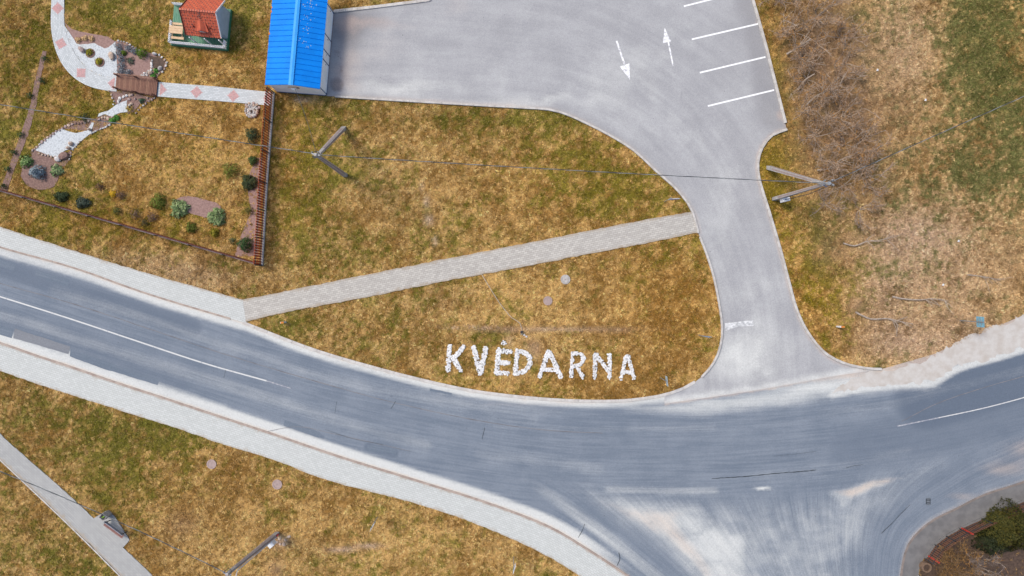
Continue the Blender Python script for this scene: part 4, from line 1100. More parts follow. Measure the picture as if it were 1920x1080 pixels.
# tiled roof slopes: courses of pressed tiles as real steps
rx0, rx1 = hx0 - 0.30, hx1 + 0.10
ov = 0.40
def slope(sgn):
    yb = hy0 - ov if sgn < 0 else hy1 + ov
    zb = zev - 0.14
    nrow = 9; ncol = 15
    mb = MB()
    rowv = Vector(PH(0, rcx, zrg)) - Vector(PH(0, yb, zb))
    for i in range(nrow):
        for j in range(ncol):
            a = rx0 + (rx1 - rx0) * j / ncol; b_ = rx0 + (rx1 - rx0) * (j + 1) / ncol; m2 = (a + b_) / 2
            t0 = i / nrow; t1 = (i + 1) / nrow
            def P_(xx, t_, lift): return PH(xx, yb + (rcx - yb) * t_, zb + (zrg - zb) * t_ + lift)
            lo = 0.050; hi = 0.006
            vs = [P_(a, t0 + 0.012, lo * 0.6), P_(a + (b_-a) * 0.25, t0 - 0.012, lo), P_(m2, t0 - 0.02, lo * 1.1), P_(b_ - (b_-a) * 0.25, t0 - 0.012, lo), P_(b_, t0 + 0.012, lo * 0.5),
                  P_(b_, t1, hi), P_(m2, t1, hi + 0.012), P_(a, t1, hi)]
            f_ = [(0, 1, 6, 7), (1, 2, 6), (2, 3, 6), (3, 4, 5, 6)]
            nv = 5
            low = [v - Vector((0, 0, 0.05)) for v in vs[:5]]
            vs2 = vs + low
            f_ += [(8 + k, 9 + k, 1 + k, k) for k in range(4)]
            if sgn > 0: f_ = [tuple(reversed(q)) for q in f_]
            mb.add(vs2, f_)
    o = mb.build('roof_slope', M['rooftile'], ph); o['kind'] = 'stuff'
    mg = MB()  # dark bits standing in for the shade in the tile valleys
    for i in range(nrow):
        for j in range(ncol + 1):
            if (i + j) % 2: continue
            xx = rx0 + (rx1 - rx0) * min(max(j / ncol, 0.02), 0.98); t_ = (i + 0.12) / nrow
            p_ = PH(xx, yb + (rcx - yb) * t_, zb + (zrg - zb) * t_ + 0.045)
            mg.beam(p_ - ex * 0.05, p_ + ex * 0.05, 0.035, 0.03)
    og = mg.build('tile_shade', M['rooftile_dark'], ph); og['kind'] = 'stuff'
    MB().add([PH(rx0, yb, zb - 0.012), PH(rx1, yb, zb - 0.012), PH(rx1, rcx, zrg - 0.012), PH(rx0, rcx, zrg - 0.012), PH(rx0, yb, zb - 0.05), PH(rx1, yb, zb - 0.05), PH(rx1, rcx, zrg - 0.05), PH(rx0, rcx, zrg - 0.05)],
             [(0, 1, 2, 3), (7, 6, 5, 4), (0, 4, 5, 1), (1, 5, 6, 2), (0, 3, 7, 4)]).build('roof_board', M['rooftile_dark'], ph)
    for xx in (rx0, rx1):
        MB().beam(PH(xx, yb, zb + 0.03), PH(xx, rcx, zrg + 0.03), 0.035, 0.13).build('barge_board', M['white'] if xx == rx1 else M['rooftile_dark'], ph)
slope(-1); slope(1)
for k in range(14):
    x_ = rx0 + (rx1 - rx0) * (k + 0.5) / 14
    MB().beam(PH(x_ - 0.075, rcx, zrg + 0.055), PH(x_ + 0.075, rcx, zrg + 0.055), 0.15, 0.05, w2=0.12, h2=0.04).build('ridge_tile', M['rooftile'], ph)
    MB().beam(PH(x_ + 0.08, rcx - 0.06, zrg + 0.06), PH(x_ + 0.08, rcx + 0.06, zrg + 0.06), 0.03, 0.05).build('ridge_clip', M['rooftile_dark'], ph)
# small swept dormer over the porch
dx = (rx0 + rx1) / 2 + 0.05
prof = [(-0.50, 0.02), (-0.36, 0.0), (-0.22, 0.10), (0.0, 0.24), (0.22, 0.10), (0.36, 0.0), (0.50, 0.02)]
y0_ = hy0 - 0.20; z0_ = 1.95
vs = [PH(dx + a, y0_, z0_ + h_) for a, h_ in prof] + [PH(dx + a * 0.5, y0_ + 0.75, z0_ + 0.42 + h_ * 0.4) for a, h_ in prof]
vs += [v - Vector((0, 0, 0.03)) for v in vs]
n_ = len(prof)
fs = [(i, i + 1, n_ + i + 1, n_ + i) for i in range(n_ - 1)] + [(3*n_ + i, 3*n_ + i + 1, 2*n_ + i + 1, 2*n_ + i) for i in range(n_ - 1)] + [(2*n_ + i, 2*n_ + i + 1, i + 1, i) for i in range(n_ - 1)]
dm = MB().add(vs, fs).build('dormer', M['rooftile'], ph)
MB().tube([v - ey * 0.02 for v in vs[:n_]], 0.025, 5).build('dormer_trim', M['rooftile_dark'], dm)
MB().add([PH(dx + a, y0_ + 0.03, z0_ + h_ - 0.03) for a, h_ in prof[2:5]] + [PH(dx + 0.24, y0_ + 0.03, z0_ - 0.28), PH(dx - 0.24, y0_ + 0.03, z0_ - 0.28)], [(0, 4, 3, 2, 1)]).build('dormer_front', M['white'], dm)
for a in (-0.62, 0.58):
    MB().tube([PH(dx + a, hy0 + 0.1, 1.95), PH(dx + a + 0.03, hy0 + 0.1, 2.15), PH(dx + a + 0.12, hy0 + 0.08, 2.25)], [0.05, 0.04, 0.02], 6).build('finial', M['rooftile_dark'], ph)
for t_ in (0.55, 0.64, 0.73, 0.82, 0.90):
    yb = hy0 - ov; zb = zev - 0.14
    p_ = PH(dx, yb + (rcx - yb) * t_, zb + (zrg - zb) * t_ + 0.07)
    MB().beam(p_ - ex * 0.09, p_ + ex * 0.09, 0.05, 0.04).build('roof_step', M['rooftile_dark'], ph)
# porch posts
for xx in (hx0 + 0.02, (hx0 + hx1) / 2, hx1 - 0.05):
    MB().beam(PH(xx, 0.28, zd), PH(xx, 0.28, zev - 0.02), 0.07, 0.07, up=tuple(ex)).build('porch_post', M['white'], ph)
# white picket rail
me_p = MB().add([(-0.04, -0.02, 0), (0.04, -0.02, 0), (0.04, 0.02, 0), (-0.04, 0.02, 0), (-0.04, -0.02, 0.52), (0.04, -0.02, 0.52), (0.04, 0.02, 0.52), (-0.04, 0.02, 0.52), (0, -0.02, 0.58), (0, 0.02, 0.58)],
                [(0, 1, 5, 8, 4), (2, 3, 7, 9, 6), (1, 2, 6, 5), (3, 0, 4, 7), (5, 6, 9, 8), (7, 4, 8, 9)]).mesh('picket', M['white_rail'])
def rail(a0, b0, a1, b1):
    A_, B_ = PH(a0, b0), PH(a1, b1); d = B_ - A_; n = max(2, int(d.length / 0.125)); ang = math.atan2(d.y, d.x)
    for k in range(n + 1):
        o = bpy.data.objects.new('picket', me_p); link(o, ph)
        o.location = A_ + d * k / n + Vector((0, 0, zd)) - ph.location; o.rotation_euler = (0, 0, ang)
    for hh_ in (0.14, 0.40):
        MB().beam(A_ + Vector((0, 0, zd + hh_)) , B_ + Vector((0, 0, zd + hh_)), 0.14 if hh_ > 0.3 else 0.04, 0.045).build('rail', M['white_rail'], ph)
rail(0.08, 0.08, DW - 0.08, 0.08); rail(0.08, 0.08, 0.08, 1.65); rail(0.08, 2.95, 0.85, 2.95); rail(DW - 0.08, 0.08, DW - 0.08, 0.55)
# picnic table on the deck
tb = thing('picnic_table', PH(0.62, 0.95, zd), 'pale timber picnic table with two benches on the green deck', 'table', rz=math.atan2(ex.y, ex.x))
for k in range(3):
    MB().box((0, -0.19 + 0.19 * k, 0.62), (1.0, 0.18, 0.035)).build('table_board', M['timber'], tb, world=False)
for s_ in (-1, 1):
    bn = MB().box((0.02, s_ * 0.52, 0.36), (0.98, 0.17, 0.035)).build('bench_board', M['timber'], tb, world=False)
    for q in (-0.36, 0.36):
        MB().beam((q, s_ * 0.16, 0.6), (q, s_ * 0.5, 0.0), 0.05, 0.05).build('leg', M['timber'], tb, world=False)
for q in (-0.36, 0.36):
    MB().beam((q, -0.6, 0.32), (q, 0.6, 0.32), 0.04, 0.05).build('crossbar', M['timber'], tb, world=False)

# ------------------------------------------------------------------ slatted fences
def fence(pts, h, label, mat, pitch=0.19, sw=0.125, side=-1, foot=0.13, posts=2.4, post_mat='steel_dark', foot_mat='concrete', group=None, redposts=None, slat_off=0.07):
    A0 = Vector(wpx([pts[0]])[0] + (0,))
    fo = thing('fence', A0, label, 'fence', group)
    me_s = MB().add([(-sw/2, -0.011, 0.16), (sw/2, -0.011, 0.16), (sw/2, 0.011, 0.16), (-sw/2, 0.011, 0.16), (-sw/2, -0.011, h), (sw/2, -0.011, h), (sw/2, 0.011, h), (-sw/2, 0.011, h)],
                    [(3, 2, 1, 0), (4, 5, 6, 7), (0, 1, 5, 4), (1, 2, 6, 5), (2, 3, 7, 6), (3, 0, 4, 7)]).mesh('slat', M[mat])
    P = [Vector(p_ + (0,)) for p_ in wpx(pts)]
    cnt = 0; acc = 0.0; nextp = 0.0
    for i in range(len(P) - 1):
        a, b_ = P[i], P[i + 1]; d = (b_ - a); Ls = d.length; u_ = d.normalized(); n_ = Vector((-u_.y, u_.x, 0)) * side; ang = math.atan2(u_.y, u_.x)
        MB().beam(a + Vector((0, 0, 0.04)), b_ + Vector((0, 0, 0.04)), foot, 0.20).build('footing', M[foot_mat], fo)
        for hh_ in (0.45, h - 0.3):
            MB().beam(a + n_ * slat_off * 0.55 + Vector((0, 0, hh_)), b_ + n_ * slat_off * 0.55 + Vector((0, 0, hh_)), 0.03, 0.05).build('rail', M['steel_dark'], fo)
        n = int(Ls / pitch)
        for k in range(n):
            if cnt >= 290: break
            o = bpy.data.objects.new('slat', me_s); link(o, fo); cnt += 1
            o.location = a + u_ * (k + 0.5) * Ls / n + n_ * (slat_off + random.uniform(-0.006, 0.006)) - A0 + Vector((0, 0, random.uniform(-0.015, 0.015)))
            o.rotation_euler = (random.uniform(-0.012, 0.012), 0, ang + random.uniform(-0.03, 0.03))
        m_ = max(1, round(Ls / posts))
        for k in range(m_ + 1):
            q = a + u_ * min(Ls * k / m_, Ls)
            MB().box(q + Vector((0, 0, h / 2 - 0.02)), (0.06, 0.06, h - 0.04), ang).build('post', M[post_mat], fo)
    return fo
fence([(514, 174), (501, 345), (492, 498)], 1.70, 'long red-brown slatted fence running from the blue shed down to the garden corner', 'slat', side=-1)
fence([(490, 497), (240, 425), (0, 357), (-90, 331)], 1.25, 'low brown slatted fence on a concrete strip along the road side of the garden', 'slat_brown', side=-1, pitch=0.17, foot=0.14, slat_off=0.10, foot_mat='fence_strip')
ff = fence([(1733, 1046), (1751, 1020), (1772, 1004), (1797, 990), (1840, 971), (1876, 955), (1930, 933), (2000, 905)], 1.35, 'weathered brown slatted fence around the corner garden, with red posts', 'slat_dull', side=-1, pitch=0.15, sw=0.10, posts=9, foot=0.16, foot_mat='cw')
for px_, py_ in ((1801, 989), (1739, 1041)):
    q = G(px_, py_)
    MB().box(q + Vector((0, 0, 0.74)), (0.09, 0.09, 1.48)).build('post', M['post_red'], ff)
fence([(1722, 1078), (1720, 1180)], 1.3, 'short run of brown fence below the gap in the corner garden', 'slat_dull', side=1, pitch=0.15, sw=0.10, foot=0.2)
tb_ = thing('water_butt', G(1731, 1060), 'dark round stone planter at the end of the corner fence', 'planter')
MB().ring(G(1731, 1060), 0.36, 0.26, 0.5, 18).build('rim', M['bark_brown'], tb_)
MB().cyl(G(1731, 1060), 0.25, 0.38, 18).build('soil_fill', M['mulch_dark'], tb_)

# ------------------------------------------------------------------ foot bridge
c4 = [G(221, 143), G(298, 151), G(295, 181), G(219, 167)]      # NW NE SE SW
br = thing('footbridge', G(258, 161), 'brown timber footbridge with plank deck and low handrails over the dry stream', 'bridge')
nP = 27
for k in range(nP):
    t0, t1 = k / nP, (k + 0.9) / nP
    a = c4[0] + (c4[1] - c4[0]) * t0; b_ = c4[0] + (c4[1] - c4[0]) * t1; c_ = c4[3] + (c4[2] - c4[3]) * t1; d_ = c4[3] + (c4[2] - c4[3]) * t0
    z = 0.14 + 0.10 * math.sin(math.pi * (k + 0.5) / nP)
    ex_ = random.uniform(-0.02, 0.02)
    vs = [p_ + Vector((0, ex_, z + zz)) for zz in (0, 0.04) for p_ in (a, d_, c_, b_)]
    MB().add(vs, [(3, 2, 1, 0), (4, 5, 6, 7), (0, 1, 5, 4), (1, 2, 6, 5), (2, 3, 7, 6), (3, 0, 4, 7)]).build('plank', M['bridge'] if random.random() < 0.6 else M['bridge_b'], br)
for side, (A_, B_) in enumerate(((c4[0], c4[1]), (c4[3], c4[2]))):
    MB().beam(A_ + Vector((0, 0, 0.08)), B_ + Vector((0, 0, 0.08)), 0.10, 0.14).build('beam', M['bridge'], br)
    tops = []
    for f in (0.03, 0.5, 0.97):
        q = A_ + (B_ - A_) * f
        MB().beam(q + Vector((0, 0, 0.0)), q + Vector((0, 0, 0.72)), 0.10, 0.10, up=(1, 0, 0)).build('post', M['bridge'], br)
        tops.append(q + Vector((0, 0, 0.74)))
    MB().beam(tops[0], tops[2], 0.06, 0.05).build('handrail', M['bridge_b'] if side == 0 else M['bridge'], br)

# ------------------------------------------------------------------ power poles
def pole(name_base, base, top, w0, w1, label, cat='pole'):
    t_ = thing('utility_pole', base, label, cat)
    return t_
def shaft(t_, a, b_, w0, w1, nm='shaft', recess=True):
    a = Vector(a); b_ = Vector(b_)
    up = Vector((0, 1, 0))
    MB().beam(a, b_, w0, w0 * 0.8, up=up, w2=w1, h2=w1 * 0.8).build(nm, M['concrete'], t_)
    if recess:
        d = (b_ - a).normalized(); x = d.cross(up).normalized(); y = x.cross(d)
        for s_ in (-1, 1):
            p0 = a + (b_ - a) * 0.10 + y * s_ * (w0 * 0.4 * 0.95); p1 = a + (b_ - a) * 0.86 + y * s_ * (w1 * 0.4 * 1.12)
            p0 += y * s_ * 0.004; p1 += y * s_ * 0.004
            MB().beam(p0, p1, w0 * 0.55, 0.02, up=up, w2=w1 * 0.5, h2=0.02).build('recess', M['concrete_pink'], t_)
        for s_ in (-1, 1):
            p0 = a + (b_ - a) * 0.12 + x * s_ * (w0 * 0.5 * 0.93); p1 = a + (b_ - a) * 0.86 + x * s_ * (w1 * 0.5 * 1.1)
            MB().beam(p0, p1, 0.02, w0 * 0.4, up=up, w2=0.02, h2=w1 * 0.36).build('recess', M['concrete_pink'], t_)
def fittings(t_, top, s=1.0):
    top = Vector(top)
    MB().beam(top + Vector((-0.25, 0.05, -0.12)) * s, top + Vector((0.25, -0.05, -0.12)) * s, 0.05, 0.05).build('crossarm', M['steel'], t_)
    for dx_, dy_ in ((-0.2, 0.12), (0.16, 0.14), (0.2, -0.1)):
        MB().tube([top + Vector((dx_, dy_, -0.2)) * s, top + Vector((dx_, dy_, 0.0)) * s, top + Vector((dx_ * 1.1, dy_ * 1.1, 0.06)) * s], [0.035, 0.05, 0.02], 7).build('insulator', M['steel'], t_)
    MB().tube([top + Vector((-0.2, 0.15, -0.15)), top + Vector((0.0, 0.25, -0.35)), top + Vector((0.2, 0.1, -0.3)), top + Vector((0.1, -0.15, -0.15))], 0.02, 5).build('cable_loop', M['steel_dark'], t_)
    MB().tube([top + Vector((-0.26, -0.05, -0.32)), top + Vector((-0.1, -0.2, -0.28)), top + Vector((0.12, -0.1, -0.26))], 0.022, 5).build('cable_loop', M['blue_dark'], t_)

P1b, P1s = G(648, 329), G(645, 240)
P1t = W(591, 289, 8.6)
p1 = thing('utility_pole', P1b, 'grey concrete pole with a leaning brace on the lawn right of the red fence', 'pole')
shaft(p1, P1b, P1t, 0.30, 0.19); shaft(p1, P1s, P1t + Vector((0.12, 0.12, -0.5)), 0.32, 0.20, 'brace'); fittings(p1, P1t)
P2b, P2s = G(1451, 373), G(1441, 314)
P2t = W(1555, 343, 9.1)
p2 = thing('utility_pole', P2b, 'grey concrete pole and brace beside the thicket, with a white box at its foot', 'pole')
shaft(p2, P2b, P2t, 0.30, 0.19); shaft(p2, P2s, P2t + Vector((-0.15, 0.1, -0.7)), 0.34, 0.22, 'brace'); fittings(p2, P2t, 1.3)
MB().tube([P2b + Vector((0.25, -0.2, 0)), P2b + Vector((0.26, -0.22, 1.0)), P2b + (P2t - P2b) * 0.6 + Vector((0.22, -0.3, 0)), P2t + Vector((0.05, -0.15, -0.3))], 0.022, 5).build('down_cable', M['steel_dark'], p2)
mbx = MB().box(P2b + Vector((0.38, -0.22, 1.2)), (0.52, 0.26, 0.6), 0.2).build('meter_box', M['white'], p2)
MB().box(P2b + Vector((0.32, -0.05, 1.2)), (0.5, 0.07, 0.4), 0.2).build('box_bracket', M['blue_dark'], p2)
MB().cyl(P2t - Vector((0, 0.03, 0.02)), 0.13, 0.07, 14, r2=0.10).build('pole_cap', M['steel'], p2)
MB().cyl(P1t - Vector((0, 0.03, 0.02)), 0.11, 0.06, 14, r2=0.09).build('pole_cap', M['concrete'], p1)
P3b = G(520, 1000); P3t = W(425, 1077, 8.5)
p3 = thing('utility_pole', P3b, 'single grey concrete pole with a white box near its foot, on the lower lawn', 'pole')
shaft(p3, P3b, P3t, 0.30, 0.20); fittings(p3, P3t)
MB().beam(P3b + Vector((0.13, -0.1, 0.5)), P3b + (P3t - P3b) * 0.86 + Vector((0.17, -0.16, 0)), 0.05, 0.05, up=(0, 1, 0)).build('conduit', M['white'], p3)
MB().tube([P3b + (P3t - P3b) * 0.86 + Vector((0.17, -0.16, 0)), P3b + (P3t - P3b) * 0.90 + Vector((0.22, -0.4, 0)), P3b + (P3t - P3b) * 0.93 + Vector((0.2, -0.7, -0.6))], 0.03, 6).build('conduit', M['white'], p3)
mb = MB(); mb.box(P3b + Vector((0.05, -0.30, 1.35)), (0.42, 0.34, 0.62), 0.7); mb.build('meter_box', M['white'], p3)
MB().box(P3b + Vector((0.14, 0.0, 0.5)), (0.24, 0.08, 0.3), 0.75).build('warning_plate', M['red'], p3)
pst = thing('stone_scatter', P3b, 'pale stones scattered at the foot of the single concrete pole', 'stones')
for k in range(9):
    q = G(520 + 14 * math.cos(k) * (0.5 + 0.1 * k) + 8, 1012 + 9 * math.sin(k * 1.7))
    o = MB().rock((q.x, q.y, 0.02), 0.10 + 0.07 * random.random(), 0.5, 8, k + 40).build('stone', M['rock'], pst)

def bundle(pts, sag, label, name='power_cable', r=0.014, off=0.017, pitch=1.6):
    rt = thing(name, pts[0], label, 'cable')
    a, b_ = Vector(pts[0]), Vector(pts[1]); Ls = (b_ - a).length; n = max(12, int(Ls / 0.2))
    d = (b_ - a).normalized(); x = d.cross(Vector((0, 0, 1))).normalized(); y = x.cross(d)
    for ph_, mt in ((0, 'wire_glint'), (math.pi * 2 / 3, 'wire_d'), (math.pi * 4 / 3, 'wire_d')):
        P_ = []
        for k in range(n + 1):
            t_ = k / n; q = a + (b_ - a) * t_ - Vector((0, 0, 4 * sag * t_ * (1 - t_)))
            an = 2 * math.pi * t_ * Ls / pitch + ph_
            P_.append(q + x * math.cos(an) * off + y * math.sin(an) * off)
        MB().tube(P_, r, 4, caps=False).build('strand', M[mt], rt)
    return rt
bundle([P1t + Vector((0, 0.05, -0.15)), W(-60, 186, 8.6)], 0.3, 'twisted overhead cable crossing the garden to the left edge')
bundle([P1t + Vector((0.05, 0.0, -0.15)), P2t + Vector((-0.1, 0, -0.15))], 0.5, 'twisted overhead cable crossing the lawn and the car park entrance')
bundle([P2t + Vector((0.1, 0.05, -0.1)), W(1990, 150, 8.8)], 0.4, 'twisted overhead cable going up right over the field')
bundle([P3t + Vector((-0.1, 0.05, -0.1)), W(-40, 868, 8.0)], 0.4, 'twisted overhead cable passing over the bench and the lower path')
shw = thing('service_wire', P1t, 'thin dark wire from the lawn pole to the blue shed', 'cable')
a = P1t + Vector((0, 0.05, -0.2)); b_ = W(553, 166, 1.95)
MB().tube([a + (b_ - a) * (k / 14) - Vector((0, 0, 4 * 0.5 * (k / 14) * (1 - k / 14))) for k in range(15)], 0.016, 5).build('strand', M['wire_d'], shw)

# ------------------------------------------------------------------ signs and posts
def sign(base, h, centre_off, size, face_dir, zc, label, facem='sign_blue', backm='sign_pale', post_r=0.028, t_=0.02):
    B = G(*base)
    s_ = thing('road_sign', B, label, 'sign')
    MB().tube([B, B + Vector((0, 0, h))], post_r, 8).build('post', M['steel'], s_)
    n_ = Vector((face_dir[0], face_dir[1], 0)).normalized(); u_ = Vector((-n_.y, n_.x, 0))
    C_ = B + Vector((centre_off[0], centre_off[1], zc)) + n_ * (post_r + t_)
    w_, hh_ = size
    def plate(c_, w_, hh_, th, mt, nm, par):
        vs = []
        for dn in (-th / 2, th / 2):
            for sx, sz in ((-1, -1), (1, -1), (1, 1), (-1, 1)):
                vs.append(c_ + n_ * dn + u_ * sx * w_ / 2 + Vector((0, 0, sz * hh_ / 2)))
        return MB().add(vs, [(3, 2, 1, 0), (4, 5, 6, 7), (0, 1, 5, 4), (1, 2, 6, 5), (2, 3, 7, 6), (3, 0, 4, 7)]).build(nm, M[mt], par)
    pl = plate(C_, w_, hh_, t_, backm, 'panel', s_)
    plate(C_ + n_ * (t_ / 2 + 0.004), w_ - 0.05, hh_ - 0.05, 0.006, facem, 'sign_face', pl)
    for dz in (-0.15, 0.15):
        plate(C_ - n_ * (t_ / 2 + 0.02) + Vector((0, 0, dz)), w_ * 0.7, 0.04, 0.03, 'steel', 'bracket', s_)
    return s_
sign((1246, 378), 2.3, (0.30, 0.0), (0.78, 0.55), (0.06, -1), 1.85, 'white and blue sign seen edge on above the paved path end', 'sign_blue', 'white')
sign((1309, 628), 2.9, (0.0, 0.0), (0.55, 0.7), (0.1, 1), 2.4, 'thin grey sign on the lawn left of the worn road arrow', 'sign_blue', 'sign_pale')
sign((1238, 708), 2.4, (0.0, 0.0), (0.72, 0.55), (1, 0.12), 2.05, 'T shaped grey sign at the lower corner of the lettered lawn', 'sign_blue', 'sign_pale')
sign((708, 969), 2.6, (0.0, 0.0), (0.62, 0.6), (0.86, -0.5), 2.1, 'blue and white sign edge on between the manhole lid and the lower pavement', 'sign_blue', 'white')
sign((963, 1044), 2.6, (0.0, 0.0), (0.6, 0.6), (1, -0.3), 2.2, 'blue and white sign edge on at the bottom edge, nearest the lower pavement', 'sign_blue', 'white')
sign((1800, 601), 2.75, (0.0, 0.0), (0.76, 0.85), (1, 0.05), 2.25, 'square light blue sign back on a grey post by the gravel shoulder', 'sign_blue', 'sign_sky', post_r=0.04)
def marker(px_, py_, label, a):
    B = G(px_, py_); s_ = thing('marker_post', B, label, 'post')
    MB().box(B + Vector((0, 0, 0.35)), (0.26, 0.11, 0.7), a).build('post', M['white'], s_)
    MB().box(B + Vector((0.04, 0, 0.74)), (0.22, 0.12, 0.08), a).build('cap', M['orange'], s_)
marker(1571, 612, 'short white marker post with orange cap beside the car park exit', 0.0)
marker(534, 604, 'tiny white marker post with orange cap beside the pavement fork', 0.1)

# spotlight, cord
sp = thing('spotlight', G(978, 622), 'small black spotlight on the bare strip above the white letters', 'lamp')
MB().box(G(978, 622, 0.22), (0.20, 0.14, 0.16), 0.5).build('housing', M['black'], sp)
MB().box(G(978, 626, 0.22), (0.17, 0.02, 0.13), 0.5).build('lens', M['sign_sky'], sp)
MB().beam(G(978, 622, 0), G(978, 622, 0.15), 0.03, 0.03, up=(1, 0, 0)).build('stake', M['steel_dark'], sp)
cd = MB().tube([Vector((a, b_, 0.07 + 0.02 * math.sin(i * 1.3))) for i, (a, b_) in enumerate(wpx(catmull([(903, 514), (922, 545), (936, 567), (950, 585), (960, 596), (975, 606), (978, 619)], 7)))], 0.022, 5).build('cord', M['cord'], sp)
for k, (px_, py_) in enumerate(((983, 628), (987, 631))):
    q = G(px_, py_); o = MB().rock((q.x, q.y, 0.05), 0.09, 0.6, 8, k).build('stone', M['rock_white'])
    tag(o, ('small pale stone just below the black spotlight', 'second pale stone below the black spotlight, right of the first')[k], 'stone')

# manholes
def manhole(px_, py_, r, label, mt='lid', ring=True):
    s_ = thing('manhole', G(px_, py_), label, 'manhole')
    MB().ring(G(px_, py_), r, r * 0.72, 0.07, 28).build('collar', M[mt], s_)
    l_ = MB().cyl(G(px_, py_, -0.01), r * 0.70, 0.065, 28).build('lid', M[mt], s_)
    MB().cyl(G(px_, py_, 0.055), r * 0.12, 0.012, 10).build('lid_plug', M['concrete_pink'], s_)
manhole(1060, 524, 0.36, 'grey cracked manhole cover nearest the paved path', 'rock_grey')
manhole(1027, 564, 0.34, 'pinkish round concrete manhole lid below the grey one on the lettered lawn')
manhole(397, 870, 0.36, 'pinkish round manhole lid on the lower lawn, left one of two')
manhole(520, 908, 0.37, 'pinkish round manhole lid on the lower lawn, right one of two')
dr_ = thing('street_drain', G(1740, 942, 0.02), 'small square iron drain in the dusty road bend', 'drain')
MB().box(G(1740, 940, 0.025), (0.34, 0.42, 0.03)).build('frame', M['steel_dark'], dr_)
for k in range(5):
    MB().box(G(1740, 934 + 3 * k, 0.046), (0.26, 0.04, 0.012)).build('bar', M['steel'], dr_)

# bench and bin by the lower path
bn = thing('bench', G(219, 987), 'grey and brown park bench on the paved pad beside the lower path', 'bench', rz=0)
ba, bb = G(206, 973), G(240, 998)
u_ = (bb - ba).normalized(); n_ = Vector((u_.y, -u_.x, 0))
if n_.y > 0: n_ = -n_
for k, dd in enumerate((0.10, 0.22, 0.34)):
    MB().beam(ba + n_ * dd + Vector((0, 0, 0.45)), bb + n_ * dd + Vector((0, 0, 0.45)), 0.10, 0.03).build('seat_slat', M['bench'], bn)
for k, zz in enumerate((0.60, 0.74, 0.88)):
    MB().beam(ba - n_ * (0.01 + 0.04 * k) + Vector((0, 0, zz)), bb - n_ * (0.01 + 0.04 * k) + Vector((0, 0, zz)), 0.04, 0.10).build('back_slat', M['bench_blue'], bn)
for f in (0.06, 0.94):
    q = ba + (bb - ba) * f
    MB().beam(q + n_ * 0.36, q + n_ * 0.36 + Vector((0, 0, 0.43)), 0.05, 0.05, up=(1, 0, 0)).build('leg', M['steel_dark'], bn)
    MB().beam(q + n_ * 0.02, q - n_ * 0.10 + Vector((0, 0, 0.95)), 0.05, 0.05, up=(1, 0, 0)).build('leg', M['steel_dark'], bn)
    MB().beam(q + n_ * 0.0 + Vector((0, 0, 0.42)), q + n_ * 0.38 + Vector((0, 0, 0.42)), 0.05, 0.03).build('arm', M['steel_dark'], bn)
bi = thing('litter_bin', G(204, 963), 'square wooden litter bin at the end of the park bench', 'bin', rz=-0.75)
for s_ in range(4):
    a = s_ * math.pi / 2
    for k in range(3):
        q = Vector((math.cos(a) * 0.2 - math.sin(a) * (k - 1) * 0.125, math.sin(a) * 0.2 + math.cos(a) * (k - 1) * 0.125, 0.42))
        MB().box(q, (0.025, 0.11, 0.8), a).build('slat', M['rock_grey'], bi, world=False)
MB().cyl((0, 0, 0.05), 0.17, 0.55, 14).build('liner', M['black'], bi, world=False)
bo = thing('bottle', G(203, 964, 0.62), 'green bottle lying in the litter bin', 'bottle', rz=0.5)
MB().tube([(-0.12, 0, 0.03), (0.06, 0, 0.03), (0.10, 0, 0.03), (0.17, 0, 0.03)], [0.04, 0.04, 0.016, 0.015], 8).build('glass', M['green_glass'], bo, world=False)

# ------------------------------------------------------------------ white stone letters
def seg_d(x, y, a, b_):
    dx, dy = b_[0] - a[0], b_[1] - a[1]; t_ = max(0, min(1, ((x - a[0]) * dx + (y - a[1]) * dy) / (dx * dx + dy * dy + 1e-9)))
    return math.hypot(x - a[0] - t_ * dx, y - a[1] - t_ * dy)
LET = [('K', [[(843.5, 650), (840, 693)], [(869, 651), (850, 672)], [(849, 670), (864, 694)]], 4.5, 'first letter, K, on the left end'),
       ('V', [[(888, 652), (900, 699)], [(911, 653), (901, 699)]], 4.6, 'second letter, V, with its point towards the road'),
       ('Ė', [[(935, 656), (931, 699)], [(935, 658), (956, 659)], [(934, 679), (952, 680)], [(931, 699), (951, 700)], [(944.5, 642.5), (945.5, 643)]], 4.5, 'third letter, E with a dot above it'),
       ('D', [[(970, 658), (966, 700)], [(970, 657.5), (984, 660.5), (993, 670), (994, 683), (986, 695), (966, 701)]], 4.2, 'fourth letter, D, with a brown grassy middle'),
       ('A', [[(1028, 660), (1012, 705)], [(1030, 660), (1051, 706)], [(1018, 693), (1043, 693)]], 4.2, 'fifth letter, broad A between D and R'),
       ('R', [[(1073, 664), (1071, 705)], [(1073, 662.7), (1088, 662.7), (1095, 671), (1090, 682.5), (1076, 686.7)], [(1080.4, 686.7), (1093, 707)]], 3.4, 'sixth letter, thin R'),
       ('N', [[(1116, 664), (1115, 708)], [(1118, 665), (1142, 697)], [(1143, 665), (1143, 708)]], 3.8, 'seventh letter, N, between R and the last A'),
       ('A', [[(1174, 668), (1164, 709)], [(1178, 668), (1189, 709)], [(1169, 698), (1184, 698)]], 3.4, 'last letter, narrow A nearest the car park exit')]
rl = random.Random(21)
